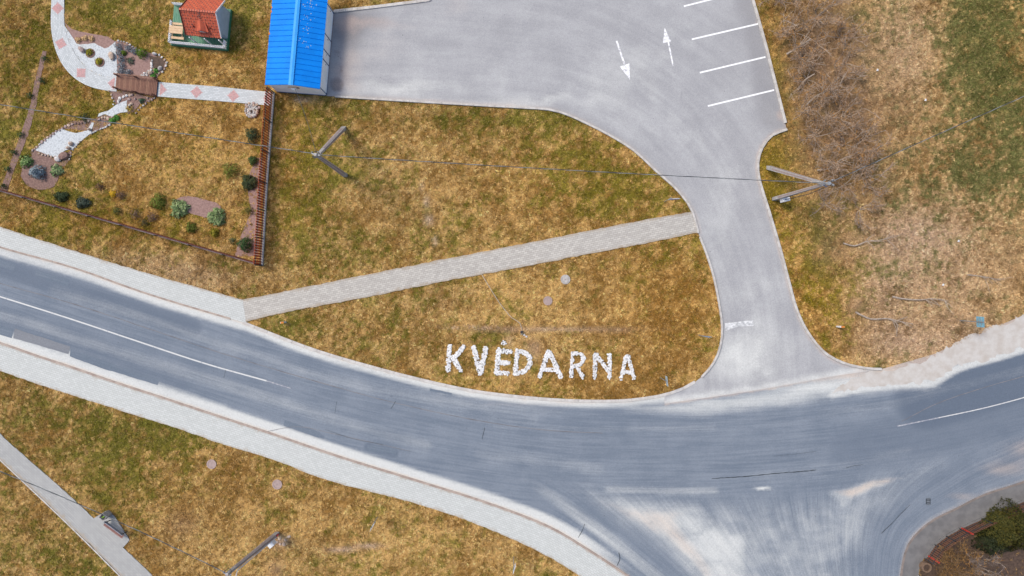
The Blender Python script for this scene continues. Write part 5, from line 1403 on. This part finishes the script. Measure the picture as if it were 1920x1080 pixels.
for ch, strokes, hw, lab in LET:
    allp = [p_ for s_ in strokes for p_ in s_]
    cx = sum(p_[0] for p_ in allp) / len(allp); cy = sum(p_[1] for p_ in allp) / len(allp)
    mb = MB(); stp = 2.15
    x0 = min(p_[0] for p_ in allp) - hw - 1; x1 = max(p_[0] for p_ in allp) + hw + 1; y0 = min(p_[1] for p_ in allp) - hw - 1; y1 = max(p_[1] for p_ in allp) + hw + 1
    yy = y0; row = 0
    while yy < y1:
        xx = x0 + (row % 2) * stp / 2
        while xx < x1:
            qx = xx + rl.uniform(-0.5, 0.5); qy = yy + rl.uniform(-0.5, 0.5)
            dmin = min(seg_d(qx, qy, s_[i], s_[i + 1]) for s_ in strokes for i in range(len(s_) - 1))
            if dmin < hw - 0.2 + rl.uniform(-0.5, 0.4) and rl.random() > 0.045:
                c_ = G(qx, qy); r_ = rl.uniform(0.052, 0.074); n = 6; ang = rl.random() * 3; h_ = rl.uniform(0.035, 0.075)
                g_ = rl.uniform(0.60, 0.80)
                if rl.random() < 0.07: g_ = rl.uniform(0.12, 0.4)
                if ch == 'N' and qx < 1122 and rl.random() < 0.4: g_ *= 0.75
                cl = (g_, g_, g_ * 1.0)
                vs = []
                for zz, q in ((-0.01, 1.0), (h_ * 0.7, 0.98), (h_, 0.72)):
                    for k in range(n):
                        a = ang + 2 * math.pi * k / n; jr = r_ * q * (0.85 + 0.3 * ((k * 7 + row * 3) % 5) / 5)
                        vs.append(c_ + Vector((math.cos(a) * jr, math.sin(a) * jr, zz + 0.02)))
                fs = [(i * n + k, i * n + (k + 1) % n, (i + 1) * n + (k + 1) % n, (i + 1) * n + k) for i in range(2) for k in range(n)] + [tuple(2 * n + k for k in range(n))]
                mb.add(vs, fs, cl)
            xx += stp
        yy += stp * 0.87; row += 1
    t_ = thing('stone_letter', G(cx, cy), 'white stone ' + lab, 'letter', 'white stone letters on the lawn')
    o = mb.build('laid_stones', M['stone_white'], t_); o['kind'] = 'stuff'

# ------------------------------------------------------------------ plants
def leafy(px_, py_, r, h, c1, c2, label, name='shrub', group=None, n=None, leaf=0.06, cat='shrub', stem=True, upright=0.0, shape='dome', squash=1.0, seed=None):
    rr = random.Random(int(px_ * 31 + py_ * 17) if seed is None else seed)
    t_ = thing(name, G(px_, py_), label, cat, group)
    n = n or int(1500 * min(r, 1.5) ** 1.5 + 160)
    V = []; C = []
    cen = G(px_, py_)
    lob = [(rr.uniform(0, 6.28), rr.uniform(-0.1, 0.16)) for _ in range(7)]
    ph_ = [rr.uniform(0, 6.28) for _ in range(4)]
    for k in range(n):
        a = rr.uniform(0, 2 * math.pi); ce = rr.random() ** 0.8
        el = math.asin(ce)
        wob = 1 + 0.15 * math.sin(3 * a + ph_[0]) + 0.10 * math.sin(7 * a + ph_[1]) + 0.10 * math.sin(5 * el + 4 * a + ph_[2])
        d = rr.uniform(0.72, 1.0) ** 0.5 * wob
        if rr.random() < 0.15: d *= rr.uniform(0.5, 0.9)
        x = math.cos(a) * math.cos(el) * r * d; y = math.sin(a) * math.cos(el) * r * d * squash; z = math.sin(el) * h * d
        if shape == 'cone': 
            f = 1 - math.sin(el); x = math.cos(a) * r * (f * 0.95 + 0.05) * d; y = math.sin(a) * r * (f * 0.95 + 0.05) * d; z = h * math.sin(el)
        p_ = Vector((x, y, max(z, 0.02) + 0.03))
        nrm = Vector((x / r, y / r, z / max(h, 0.1) + upright)).normalized()
        jt = Vector((rr.uniform(-1, 1), rr.uniform(-1, 1), rr.uniform(-1, 1)))
        t1 = nrm.cross(jt).normalized(); t2 = (nrm.cross(t1) + nrm * rr.uniform(-0.2, 0.9)).normalized()
        s_ = leaf * rr.uniform(0.7, 1.4)
        V += [cen + p_ - t1 * s_ * 0.5, cen + p_ + t1 * s_ * 0.5, cen + p_ + t2 * s_ * 1.5]
        m_ = rr.random(); q = rr.uniform(0.75, 1.25)
        cc = tuple(min(0.9, (c1[i] + (c2[i] - c1[i]) * m_) * q) for i in range(3))
        C += [cc, cc, cc]
    F = np.arange(len(V)).reshape(-1, 3)
    me = fill_mesh('foliage', np.array([tuple(v - cen) for v in V]), F, M['leaf'], {'Col': ('FLOAT_COLOR', np.array([c + (1,) for c in C]))})
    o = link(bpy.data.objects.new('foliage', me), t_)
    mb = MB()
    for k in range(5 if r > 0.3 else 3):
        a = k * 1.3 + rr.random(); e = Vector((math.cos(a) * r * 0.55, math.sin(a) * r * 0.55, h * 0.6))
        mb.tube([cen, cen + e * 0.5 + Vector((0, 0, h * 0.1)), cen + e], [0.02 + 0.01 * r, 0.015, 0.006], 4)
    mb.build('stem', M['bark_brown'], t_)
    return t_
GR1, GR2 = (0.085, 0.125, 0.018), (0.15, 0.20, 0.03)
DK1, DK2 = (0.025, 0.042, 0.022), (0.06, 0.085, 0.035)
BL1, BL2 = (0.13, 0.155, 0.17), (0.24, 0.27, 0.30)
DG1, DG2 = (0.02, 0.055, 0.02), (0.05, 0.11, 0.03)
leafy(435, 321, 0.64, 0.75, (0.10, 0.12, 0.015), (0.20, 0.22, 0.04), 'round yellow-green ball shrub alone on the straw lawn', leaf=0.05)
leafy(299, 379, 0.62, 0.6, (0.09, 0.12, 0.015), (0.18, 0.22, 0.04), 'round green shrub left of the oval mulch bed')
leafy(475, 254, 0.50, 0.55, DK1, DK2, 'dark grey-green juniper near the top of the red fence', squash=1.2)
leafy(469, 343, 0.60, 0.5, DK1, (0.09, 0.11, 0.04), 'dark spreading juniper right of the yellow-green ball shrub', leaf=0.08)
leafy(463, 459, 0.56, 0.9, DG1, DG2, 'dense dark green round conifer in the garden corner', leaf=0.045, name='conifer_shrub', n=1700)
leafy(476, 302, 0.36, 0.4, DG1, (0.09, 0.13, 0.03), 'small green shrub between the two junipers by the red fence')
leafy(117, 369, 0.56, 0.35, DK1, DK2, 'low dark juniper nearest the left end of the road fence', squash=0.7)
leafy(157, 381, 0.60, 0.35, (0.035, 0.055, 0.04), (0.08, 0.10, 0.075), 'low bluish dark juniper by the road fence', squash=0.7)
leafy(360, 427, 0.42, 0.4, (0.09, 0.115, 0.015), (0.15, 0.17, 0.03), 'small olive shrub below the oval mulch bed')
leafy(403, 436, 0.34, 0.3, (0.18, 0.16, 0.015), (0.28, 0.24, 0.03), 'small yellowish shrub below the variegated plant')
leafy(213, 363, 0.26, 0.25, (0.55, 0.33, 0.02), (0.75, 0.48, 0.04), 'small bright yellow flowering plant on the straw lawn', cat='plant', name='flowering_plant', leaf=0.05, n=260)
leafy(468, 396, 0.34, 0.3, (0.07, 0.09, 0.02), (0.16, 0.13, 0.03), 'thin green shrub on the mulch strip by the red fence', n=160)
leafy(437, 452, 0.25, 0.3, (0.06, 0.10, 0.05), (0.10, 0.14, 0.08), 'tiny blue-green seedling near the garden corner', n=70, cat='plant', name='seedling')
for i, (x_, y_, lab) in enumerate(((338, 391, 'variegated cream and green plant at the left end of the oval bed'), (408, 407, 'variegated cream and green plant at the right end of the oval bed'))):
    leafy(x_, y_, 0.62, 0.5, (0.08, 0.15, 0.045), (0.30, 0.36, 0.17), lab, name='variegated_plant', cat='plant', leaf=0.13, n=420, upright=0.6)
    for k in range(8):
        pass
for x_, y_, r_, c1, c2, lab in ((189, 350, 0.32, (0.10, 0.055, 0.035), (0.17, 0.10, 0.06), 'bare brown twiggy plant left of the yellow flowers'), (228, 367, 0.4, (0.12, 0.075, 0.05), (0.19, 0.12, 0.08), 'bare brown twiggy plant right of the yellow flowers'),
                             (256, 402, 0.45, (0.13, 0.085, 0.07), (0.2, 0.13, 0.10), 'greyish bare shrub by the road fence, leftmost of three'), (288, 408, 0.42, (0.13, 0.085, 0.07), (0.2, 0.13, 0.10), 'greyish bare shrub by the road fence, middle of three'), (272, 418, 0.4, (0.06, 0.06, 0.02), (0.12, 0.09, 0.04), 'greyish bare shrub by the road fence, lowest of three'),
                             (222, 396, 0.30, (0.06, 0.08, 0.02), (0.10, 0.10, 0.03), 'small green tuft shrub by the road fence')):
    leafy(x_, y_, r_, 0.4, c1, c2, lab, n=200, leaf=0.05, name='twiggy_shrub')
# garden beds
for i, (x_, y_, r_, w_) in enumerate(((224, 88, 0.32, 'top left of the rock bed'), (226, 99, 0.30, 'below the topmost lavender of the rock bed'), (241, 92, 0.30, 'in the upper middle of the rock bed'), (254, 97, 0.28, 'left of the bright green shrub of the rock bed'),
                                (229, 111, 0.32, 'halfway down the left side of the rock bed'), (230, 124, 0.34, 'low on the left side of the rock bed'), (228, 135, 0.3, 'just behind the bridge handrail at left'), (242, 137, 0.28, 'just behind the middle of the bridge handrail'))):
    leafy(x_, y_, r_, 0.3, BL1, BL2, 'grey-blue lavender clump ' + w_, name='lavender', cat='plant', group='lavender clumps of the rock bed', n=210, leaf=0.05)
leafy(269, 102, 0.42, 0.6, (0.06, 0.12, 0.01), (0.14, 0.22, 0.02), 'bright green round shrub at the top of the rock bed', leaf=0.045, n=700)
leafy(234, 100, 0.2, 0.25, (0.08, 0.13, 0.01), (0.14, 0.2, 0.02), 'small green cushion plant among the lavender', n=140, cat='plant', name='cushion_plant')
leafy(246, 115, 0.30, 0.25, (0.05, 0.085, 0.06), (0.10, 0.15, 0.10), 'dark green low plant in the middle of the rock bed', n=150, cat='plant', name='ground_plant')
for x_, y_, lab in ((294, 133, 'green leafy clump right of the rock bed, upper'), (289, 143, 'green leafy clump right of the rock bed, by the bridge')):
    leafy(x_, y_, 0.2, 0.2, (0.06, 0.2, 0.03), (0.12, 0.3, 0.06), lab, n=90, cat='plant', name='leafy_plant', leaf=0.08)
leafy(267, 190, 0.22, 0.2, (0.03, 0.08, 0.04), (0.06, 0.12, 0.07), 'dark green plant on the mulch below the bridge', n=90, cat='plant', name='leafy_plant', leaf=0.07)
leafy(244, 205, 0.36, 0.25, (0.30, 0.22, 0.03), (0.45, 0.33, 0.06), 'yellowish low plant beside the upper gravel patch', n=120, cat='plant', name='leafy_plant', leaf=0.06)
for i, (x_, y_, lab) in enumerate(((213, 227, 'fresh green plant at the narrow of the dry stream, left'), (220, 221, 'fresh green plant at the narrow of the dry stream, right'))):
    leafy(x_, y_, 0.2, 0.22, (0.05, 0.16, 0.02), (0.13, 0.32, 0.06), lab, n=80, cat='plant', name='leafy_plant', leaf=0.09)
leafy(161, 221, 0.34, 0.3, DK1, DK2, 'dark low juniper above the dry stream', n=200)
leafy(74, 324, 0.66, 0.9, (0.17, 0.22, 0.24), (0.33, 0.39, 0.42), 'silvery blue spruce in the round mulch bed', name='blue_spruce', leaf=0.08, shape='cone', n=900, cat='conifer')
leafy(52, 303, 0.46, 0.4, (0.08, 0.17, 0.04), (0.30, 0.40, 0.16), 'variegated green plant at the upper left of the round bed', name='variegated_plant', cat='plant', leaf=0.11, n=260)
leafy(108, 320, 0.42, 0.35, (0.08, 0.17, 0.06), (0.40, 0.46, 0.22), 'variegated green plant at the right of the round bed', name='variegated_plant', cat='plant', leaf=0.11, n=220)
HP = ('topmost', 'second from the top', 'third from the top', 'middle one', 'third from the bottom', 'second from the bottom', 'lowest')
for i, (x_, y_) in enumerate(((86, 112), (81, 152), (59, 180), (42, 254), (28, 287), (17, 318), (10, 350))):
    leafy(x_, y_, 0.24, 0.35, DG1, (0.05, 0.085, 0.03), 'young dark hedge plant, ' + HP[i] + ' in the narrow soil strip', name='hedge_plant', cat='plant', group='young hedge plants in the soil strip', n=90)
for i, (x_, y_) in enumerate(((148, 76), (161, 73), (173, 73))):
    t_ = leafy(x_, y_, 0.20, 0.22, (0.55, 0.36, 0.17), (0.75, 0.52, 0.28), ('leftmost', 'middle', 'rightmost')[i] + ' of three straw coloured grass tufts in the bark bed', name='ornamental_grass', cat='plant', group='straw tufts in the bark bed', n=120, leaf=0.07)
for i, (x_, y_, lab) in enumerate(((169, 99, 'yellow-tipped plant in a bark ring, upper one on the stone chips'), (187, 116, 'yellow-tipped plant in a bark ring, lower one on the stone chips'))):
    pb = thing('plant_ring', G(x_, y_), 'round bark ring around a plant, ' + ('upper' if i == 0 else 'lower') + ' one on the stone chips', 'ring')
    MB().cyl(G(x_ + 1, y_ + 1, 0.0), 0.32, 0.055, 20).build('bark_fill', M['mulch'], pb)
    MB().ring(G(x_ + 1, y_ + 1, 0.0), 0.35, 0.32, 0.075, 20).build('rim', M['bridge'], pb)
    leafy(x_, y_, 0.25, 0.28, (0.14, 0.15, 0.02), (0.42, 0.36, 0.03), lab, n=200, cat='plant', name='ring_plant')
def rock(px_, py_, rx, ry, ang, mat, label, group=None, h=0.3, seed=None):
    o = MB().rock((0, 0, h * 0.4), (rx, ry, h * 0.75), n=10, seed=int(px_ * 7 + py_) if seed is None else seed).build('rock', M[mat])
    o.location = G(px_, py_, 0.02); o.rotation_euler = (0, 0, ang)
    tag(o, label, 'rock', group); 
    for p_ in o.data.polygons: p_.use_smooth = False
    return o
rock(155, 94, 0.30, 0.18, -0.8, 'lid', 'oval pinkish brown boulder on the stone chips beside the bark ring')
rock(211, 106, 0.22, 0.34, 0.15, 'rock', 'large beige boulder on the stone chips beside the lavender')
rock(292, 102, 0.2, 0.10, -0.2, 'rock_white', 'flat white stone at the top right of the rock bed')
rock(284, 138, 0.2, 0.15, 0.3, 'rock', 'orange-beige boulder beside the bridge end')
rock(302, 129, 0.2, 0.16, 0.6, 'rock_grey', 'grey boulder at the right edge of the rock bed')
rock(110, 299, 0.0 + 0.27, 0.18, -0.5, 'rock_white', 'oval cream boulder below the dry stream')
rock(135, 270, 0.19, 0.17, 0, 'rock', 'round beige boulder lying on the dry stream')
rock(130, 278, 0.15, 0.13, 0, 'rock', 'smaller beige stone beside the round boulder on the dry stream')
rock(169, 243, 0.12, 0.1, 0, 'rock', 'small beige stone at the narrow neck of the dry stream')
rock(122, 293, 0.42, 0.30, 0.3, 'ash_r', 'dark brown mossy boulder beside the cream boulder') if 'ash_r' in M else rock(122, 293, 0.42, 0.30, 0.3, 'mulch', 'dark brown mossy boulder beside the cream boulder')
rr = random.Random(5)
def edging(pts, label, gname, mats=('rock_white', 'rock_grey', 'rock'), step=0.22, r=0.07):
    rt = thing('stone_edging', G(*pts[0]), 'row of ' + label, 'stones')
    P_ = wpx(catmull(pts, 2)); last = None
    for p_ in P_:
        if last is None or math.hypot(p_[0] - last[0], p_[1] - last[1]) > step:
            last = p_
            o = MB().rock((0, 0, 0.04), (r * rr.uniform(0.8, 1.5), r * rr.uniform(0.7, 1.2), 0.07), n=7, seed=rr.randint(0, 9999)).build('stone', M[rr.choice(mats)], rt, world=False)
            o.location = Vector((p_[0] + rr.uniform(-0.03, 0.03), p_[1] + rr.uniform(-0.03, 0.03), 0.02)) - rt.location; o.rotation_euler = (0, 0, rr.random() * 3)
edging([(222, 77), (236, 80), (250, 88), (262, 94)], 'small pale edging stones along the top of the rock bed', 'edging stones along the top of the rock bed')
edging([(286, 114), (285, 122), (286, 130), (280, 134), (272, 138), (266, 142), (276, 141)], 'white stones winding down the right side of the rock bed', 'white stones inside the rock bed', ('rock_white', 'rock_white', 'rock_grey'), 0.16, 0.10)
edging([(300, 104), (308, 110), (313, 118), (311, 126), (306, 133), (298, 140)], 'pale stones round the right end of the rock bed', 'stones round the right end of the rock bed', r=0.09)
edging([(206, 171), (210, 180), (214, 190), (213, 198)], 'edging stones left of the mulch below the bridge', 'edging stones left of the mulch')
edging([(290, 184), (278, 192), (268, 200), (259, 208), (254, 214)], 'edging stones right of the mulch below the bridge', 'edging stones right of the mulch', ('rock_grey', 'concrete_pink'))
edging([(222, 190), (226, 184), (236, 180), (246, 178)], 'mixed stones at the head of the dry stream', 'stones at the head of the dry stream', ('rock', 'rock_white', 'rock_grey'), 0.2, 0.11)
edging([(118, 241), (104, 248), (92, 257), (80, 266), (66, 280), (60, 284)], 'pinkish stones along the upper bank of the dry stream', 'stones along the upper bank of the dry stream', ('lid', 'rock', 'rock_grey', 'concrete_pink'), 0.19, 0.10)
edging([(74, 288), (88, 292), (100, 294), (108, 296)], 'stones along the foot of the dry stream', 'stones along the foot of the dry stream', ('lid', 'rock'), 0.2, 0.09)
edging([(124, 238), (140, 232), (158, 230), (170, 226)], 'brown stones above the dry stream', 'brown stones above the dry stream', ('lid', 'mulch', 'rock'), 0.24, 0.12)
edging([(186, 224), (196, 220), (206, 222), (214, 220)], 'brown stones at the narrow of the dry stream', 'brown stones at the narrow of the dry stream', ('lid', 'rock'), 0.22, 0.11)
edging([(172, 250), (182, 245), (196, 240), (207, 233)], 'pale stones of the thin lower stream arm', 'pale stones of the thin stream arm', ('rock_white', 'rock_grey', 'lid'), 0.18, 0.07)
edging([(150, 266), (143, 274), (136, 282), (134, 292), (130, 300)], 'edging stones right of the lower stream end', 'edging stones right of the lower stream end', ('rock_grey', 'lid'), 0.2, 0.07)
mst = thing('stone_scatter', G(250, 185), 'mixed stones lying on the mulch below the footbridge', 'stones')
for k in range(14):
    px_, py_ = rr.uniform(222, 290), rr.uniform(172, 200)
    if (px_ - 222) * 0.2 + 172 < py_ < 205 - abs(px_ - 240) * 0.4:
        o = MB().rock((0, 0, 0.04), (0.12 * rr.uniform(0.6, 1.4), 0.1, 0.1), n=8, seed=k + 900).build('rock', M[rr.choice(['rock', 'lid', 'rock_grey', 'rock_white'])], mst, world=False)
        o.name = 'stone'; o.location = G(px_, py_, 0.02) - mst.location
# round stone hearth by the path end
hh = thing('stone_ring', G(473, 209), 'round stone-filled ring where the garden path meets the red fence', 'stone ring')
for k in range(16):
    a = 2 * math.pi * k / 16
    MB().rock(G(473, 209, 0.14) + Vector((math.cos(a) * 0.44, math.sin(a) * 0.44, 0)), 0.11, 1.3, 7, k + 60).build('stone', M['rock_grey' if k % 3 else 'rock'], hh)
MB().cyl(G(473, 209), 0.40, 0.16, 20).build('fill', M['rock_grey'], hh)
for k in range(14):
    a = rr.uniform(0, 6.28); q = rr.uniform(0, 0.34)
    MB().rock(G(473, 209, 0.2) + Vector((math.cos(a) * q, math.sin(a) * q, 0)), rr.uniform(0.05, 0.09), 0.8, 7, k + 80).build('stone', M[rr.choice(['rock_white', 'rock_grey', 'mulch_dark', 'rock'])], hh)
rst = thing('stone_scatter', G(474, 196), 'brownish stones lying behind the round stone ring', 'stones')
for k, (px_, py_) in enumerate(((462, 198), (468, 195), (476, 194), (482, 197), (486, 202))):
    q = G(px_, py_); o = MB().rock((q.x, q.y, 0.08), 0.12, 0.6, 8, k + 55).build('stone', M['rock' if k % 2 else 'lid'], rst)

# ------------------------------------------------------------------ bare shrubs, twigs
def branch_set(rr, p0, d0, L0, r0, depth, tubes, tw):
    pts = [p0]; d = d0.copy(); n = 4
    for k in range(n):
        d = (d + Vector((rr.uniform(-0.28, 0.28), rr.uniform(-0.28, 0.28), rr.uniform(-0.10, 0.16)))).normalized()
        pts.append(pts[-1] + d * L0 / n)
        if pts[-1].z < 0.08: pts[-1].z = 0.08 + rr.random() * 0.05; d.z = abs(d.z)
    tubes.append((pts, [r0 * (1 - 0.16 * k) for k in range(n + 1)]))
    if depth == 0: return
    for k in range(rr.randint(2, 4)):
        i = rr.randint(1, n); a = rr.uniform(0, 6.28)
        nd = (d + Vector((math.cos(a), math.sin(a), rr.uniform(-0.2, 0.5))) * rr.uniform(0.5, 1.0)).normalized()
        branch_set(rr, pts[i], nd, L0 * rr.uniform(0.5, 0.75), r0 * 0.55, depth - 1, tubes, tw)
def bare_shrub(px_, py_, r, h, label, seed, stems=5, lean=(0, 0), tcol=((0.30, 0.22, 0.17), (0.20, 0.13, 0.10)), ntw=1500, group=None, rust=0.12, base_r=0.035, cat='shrub', name='bare_shrub', mat='bark'):
    rr = random.Random(seed); cen = G(px_, py_)
    t_ = thing(name, cen, label, cat, group)
    tubes = []
    for k in range(stems):
        a = 2 * math.pi * k / stems + rr.uniform(-0.5, 0.5)
        d = Vector((math.cos(a) * 0.9 + lean[0], math.sin(a) * 0.9 + lean[1], rr.uniform(0.5, 1.1))).normalized()
        branch_set(rr, cen + Vector((math.cos(a), math.sin(a), 0)) * 0.08, d, r * rr.uniform(0.7, 1.05), base_r * rr.uniform(0.7, 1.2), 2, tubes, None)
    mb = MB()
    for pts, rd in tubes: mb.tube(pts, [max(q, 0.013) for q in rd], 4, caps=False)
    mb.build('branches', M[mat], t_)
    # twigs: thin slivers starting on the branches
    V = []; C = []
    for k in range(ntw):
        pts, rd = rr.choice(tubes); i = rr.randint(1, len(pts) - 1)
        p_ = pts[i - 1].lerp(pts[i], rr.random())
        a = rr.uniform(0, 6.28); d = Vector((math.cos(a), math.sin(a), rr.uniform(-0.15, 0.55))).normalized(); l_ = rr.uniform(0.18, 0.6)
        w_ = rr.uniform(0.008, 0.017); s_ = d.cross(Vector((0, 0, 1))).normalized()
        m_ = rr.random(); q = rr.uniform(0.5, 1.7)
        c = tuple((tcol[0][j] + (tcol[1][j] - tcol[0][j]) * m_) * q for j in range(3))
        if rr.random() < rust: c = (0.34 * q, 0.16 * q, 0.03 * q)
        e = p_ + d * l_
        mid = p_ + d * l_ * 0.5 + Vector((rr.uniform(-.04, .04), rr.uniform(-.04, .04), rr.uniform(-.03, .03)))
        for P_, Q_, wa in ((p_, mid, w_), (mid, e, w_ * 0.8)):
            V += [P_ - s_ * wa, P_ + s_ * wa, Q_]; C += [c + (1,)] * 3
        b2 = mid + Vector((math.cos(a + 0.8), math.sin(a + 0.8), 0.3)) * l_ * 0.4
        V += [mid - s_ * w_ * .7, mid + s_ * w_ * .7, b2]; C += [c + (1,)] * 3
    me = fill_mesh('twigs', np.array([tuple(v - cen) for v in V]), np.arange(len(V)).reshape(-1, 3), M['twig'], {'Col': ('FLOAT_COLOR', np.array(C))})
    o = link(bpy.data.objects.new('twigs', me), t_); o['kind'] = 'stuff'
    return t_
BS = [(1640, 345, 1.4, 1.1, 'faint low grey shrub at the meadow edge under the overhead cable'), (1635, 250, 1.4, 1.1, 'sparse low shrub furthest into the meadow, above the cable'), (1600, 110, 1.4, 1.2, 'sparse grey shrub at the meadow edge, between the two thin ones'), (1478, -14, 1.8, 2.4, 'bare brown shrub at the top edge nearest the car park kerb'), (1505, 50, 1.9, 2.2, 'bare brown shrub level with the second parking line'), (1545, 20, 1.9, 2.0, 'bare grey-brown shrub at the top, away from the kerb'),
      (1520, 95, 1.7, 2.2, 'tangled grey shrub with a thick pale lower limb, near the third parking line'), (1590, 60, 1.5, 1.6, 'thin bare shrub reaching into the pale meadow, upper'), (1525, 140, 1.7, 2.0, 'bare shrub with a pale bent limb beside the third parking bay'),
      (1575, 150, 1.6, 1.8, 'thin bare shrub at the meadow edge, below the upper one'), (1535, 195, 1.8, 2.0, 'bare reddish shrub with a long pale limb beside the lowest parking line'), (1590, 215, 1.6, 1.6, 'bare reddish-brown shrub at the middle of the thicket'),
      (1540, 250, 1.8, 2.0, 'dark-based bare shrub level with the kerb corner'), (1600, 265, 1.7, 1.7, 'pinkish grey shrub right of the dark-based one'), (1570, 305, 1.8, 2.0, 'bare shrub with orange twigs just above the pole top'), (1630, 300, 1.5, 1.5, 'low pinkish shrub on the meadow side near the overhead cable'),
      (1595, 345, 1.5, 1.6, 'sparse bare shrub just right of the pole top'), (1560, 375, 1.3, 1.2, 'low rusty shrub below the pole top'), (1625, 390, 1.2, 1.1, 'low sparse grey shrub in the meadow below the pole')]
for i, (x_, y_, r_, h_, lab) in enumerate(BS):
    k_ = (H - 1.2) / H
    bare_shrub(960 + (x_ - 960) * k_, 540 - (540 - y_) * k_, r_ * 1.0, h_, lab, 100 + i, stems=7 if 2 < i < 16 else 5, tcol=((0.36, 0.25, 0.165), (0.16, 0.10, 0.06)), ntw=650 if 2 < i < 16 else 330, group='bare shrubs of the thicket', rust=0.10 + 0.08 * (i % 3 == 1))
def limb(pts, z0, z1, r0, label, mat='bark', name='fallen_branch', side=True):
    t_ = thing(name, G(*pts[0]), label, 'branch')
    Q_ = catmull(pts, 4); n = len(Q_)
    P_ = [G(a, b_, z0 + (z1 - z0) * i / n) for i, (a, b_) in enumerate(Q_)]
    MB().tube(P_, [r0 * (1 - 0.7 * i / n) for i in range(n)], 6).build('limb', M[mat], t_)
    rr = random.Random(int(pts[0][0]))
    if side:
        for k in range(6):
            i = int(n * rr.uniform(0.35, 0.95)); a = rr.uniform(-1.2, 1.2); d = (P_[min(i + 1, n - 1)] - P_[i - 1]).normalized()
            d2 = Matrix.Rotation(a, 3, 'Z') @ d; l_ = rr.uniform(0.5, 1.4)
            MB().tube([P_[i], P_[i] + d2 * l_ * 0.5 + Vector((0, 0, 0.1)), P_[i] + d2 * l_ + Vector((rr.uniform(-.2, .2), rr.uniform(-.2, .2), 0.12))], [r0 * 0.4, r0 * 0.3, 0.01], 4).build('twig', M[mat], t_)
limb([(1603, 585), (1618, 593), (1632, 598), (1660, 597), (1690, 604), (1705, 607)], 0.1, 0.5, 0.075, 'pale grey fallen branch on the leaf litter, nearest the car park exit')
limb([(1672, 556), (1690, 560), (1722, 562), (1745, 560), (1770, 565)], 0.1, 0.4, 0.07, 'straight pale fallen branch in the middle of the dry meadow')
limb([(1580, 456), (1600, 461), (1622, 453), (1650, 450), (1668, 442)], 0.1, 0.6, 0.06, 'thin forked fallen branch below the rusty shrub')
limb([(1812, 515), (1830, 517), (1850, 520), (1872, 526)], 0.08, 0.2, 0.045, 'short grey fallen branch at the far right of the meadow')
limb([(1472, 104), (1485, 97), (1500, 88), (1508, 82)], 0.3, 1.3, 0.09, 'thick pale bare limb leaning out beside the third parking line', name='bare_limb')
limb([(1494, 170), (1504, 154), (1518, 145)], 0.2, 1.0, 0.09, 'short thick pale limb beside the third parking bay', name='bare_limb', side=False)
limb([(1508, 200), (1524, 184), (1545, 175), (1565, 168)], 0.2, 1.3, 0.07, 'long pale curved limb beside the lowest parking line', name='bare_limb')
limb([(1530, 320), (1548, 318), (1562, 306), (1576, 298)], 0.2, 1.0, 0.06, 'pale limb just above the cable at the pole top', name='bare_limb')
limb([(1484, 60), (1460, 48), (1452, 58)], 1.2, 0.9, 0.035, 'thin pale limb hanging over the kerb grass', name='bare_limb', side=False)
# litter in the field
for k, (px_, py_, lab) in enumerate(((1796, 452, 'white scrap of litter in the meadow, middle'), (1767, 534, 'white scrap of litter in the meadow, lower'), (1734, 188, 'tiny pale blue scrap in the upper meadow, right'), (1644, 132, 'tiny pale scrap in the upper meadow, left'), (1846, 607, 'small pale scrap beside the square sign'))):
    if k == 4: continue
    q = G(px_, py_, 0.08)
    o = MB().add([q + Vector(v) for v in ((-0.09, -0.05, 0), (0.07, -0.08, 0.02), (0.1, 0.06, 0), (-0.02, 0.1, 0.04), (0.0, 0.0, 0.06))], [(0, 1, 4), (1, 2, 4), (2, 3, 4), (3, 0, 4), (3, 2, 1, 0)]).build('litter', M['white'])
    tag(o, lab, 'litter')

# ------------------------------------------------------------------ corner garden bottom right
leafy(1874, 984, 1.7, 2.2, (0.022, 0.028, 0.006), (0.075, 0.065, 0.012), 'dense olive and rust conifer hedge bush behind the corner fence', name='conifer_bush', n=6500, leaf=0.09, cat='bush')
leafy(1850, 1010, 1.1, 1.5, (0.012, 0.02, 0.008), (0.03, 0.035, 0.012), 'darker bush in front of the big conifer, touching the corner fence', name='conifer_bush', n=1800, leaf=0.09, cat='bush')
bare_shrub(1780, 1040, 1.6, 1.8, 'bare yellow-brown shrub right behind the corner fence', 501, stems=7, tcol=((0.20, 0.12, 0.05), (0.10, 0.06, 0.03)), ntw=1300, rust=0.12, mat='bark_brown')
bare_shrub(1830, 1062, 1.6, 1.5, 'bare grey shrub at the bottom edge below the conifer', 502, stems=6, tcol=((0.20, 0.16, 0.14), (0.09, 0.07, 0.055)), ntw=1200)
bare_shrub(1772, 1082, 1.2, 1.5, 'bare yellow-brown shrub at the bottom edge beside the fence gap', 503, stems=6, tcol=((0.20, 0.12, 0.05), (0.11, 0.07, 0.04)), ntw=900, rust=0.1, mat='bark_brown')
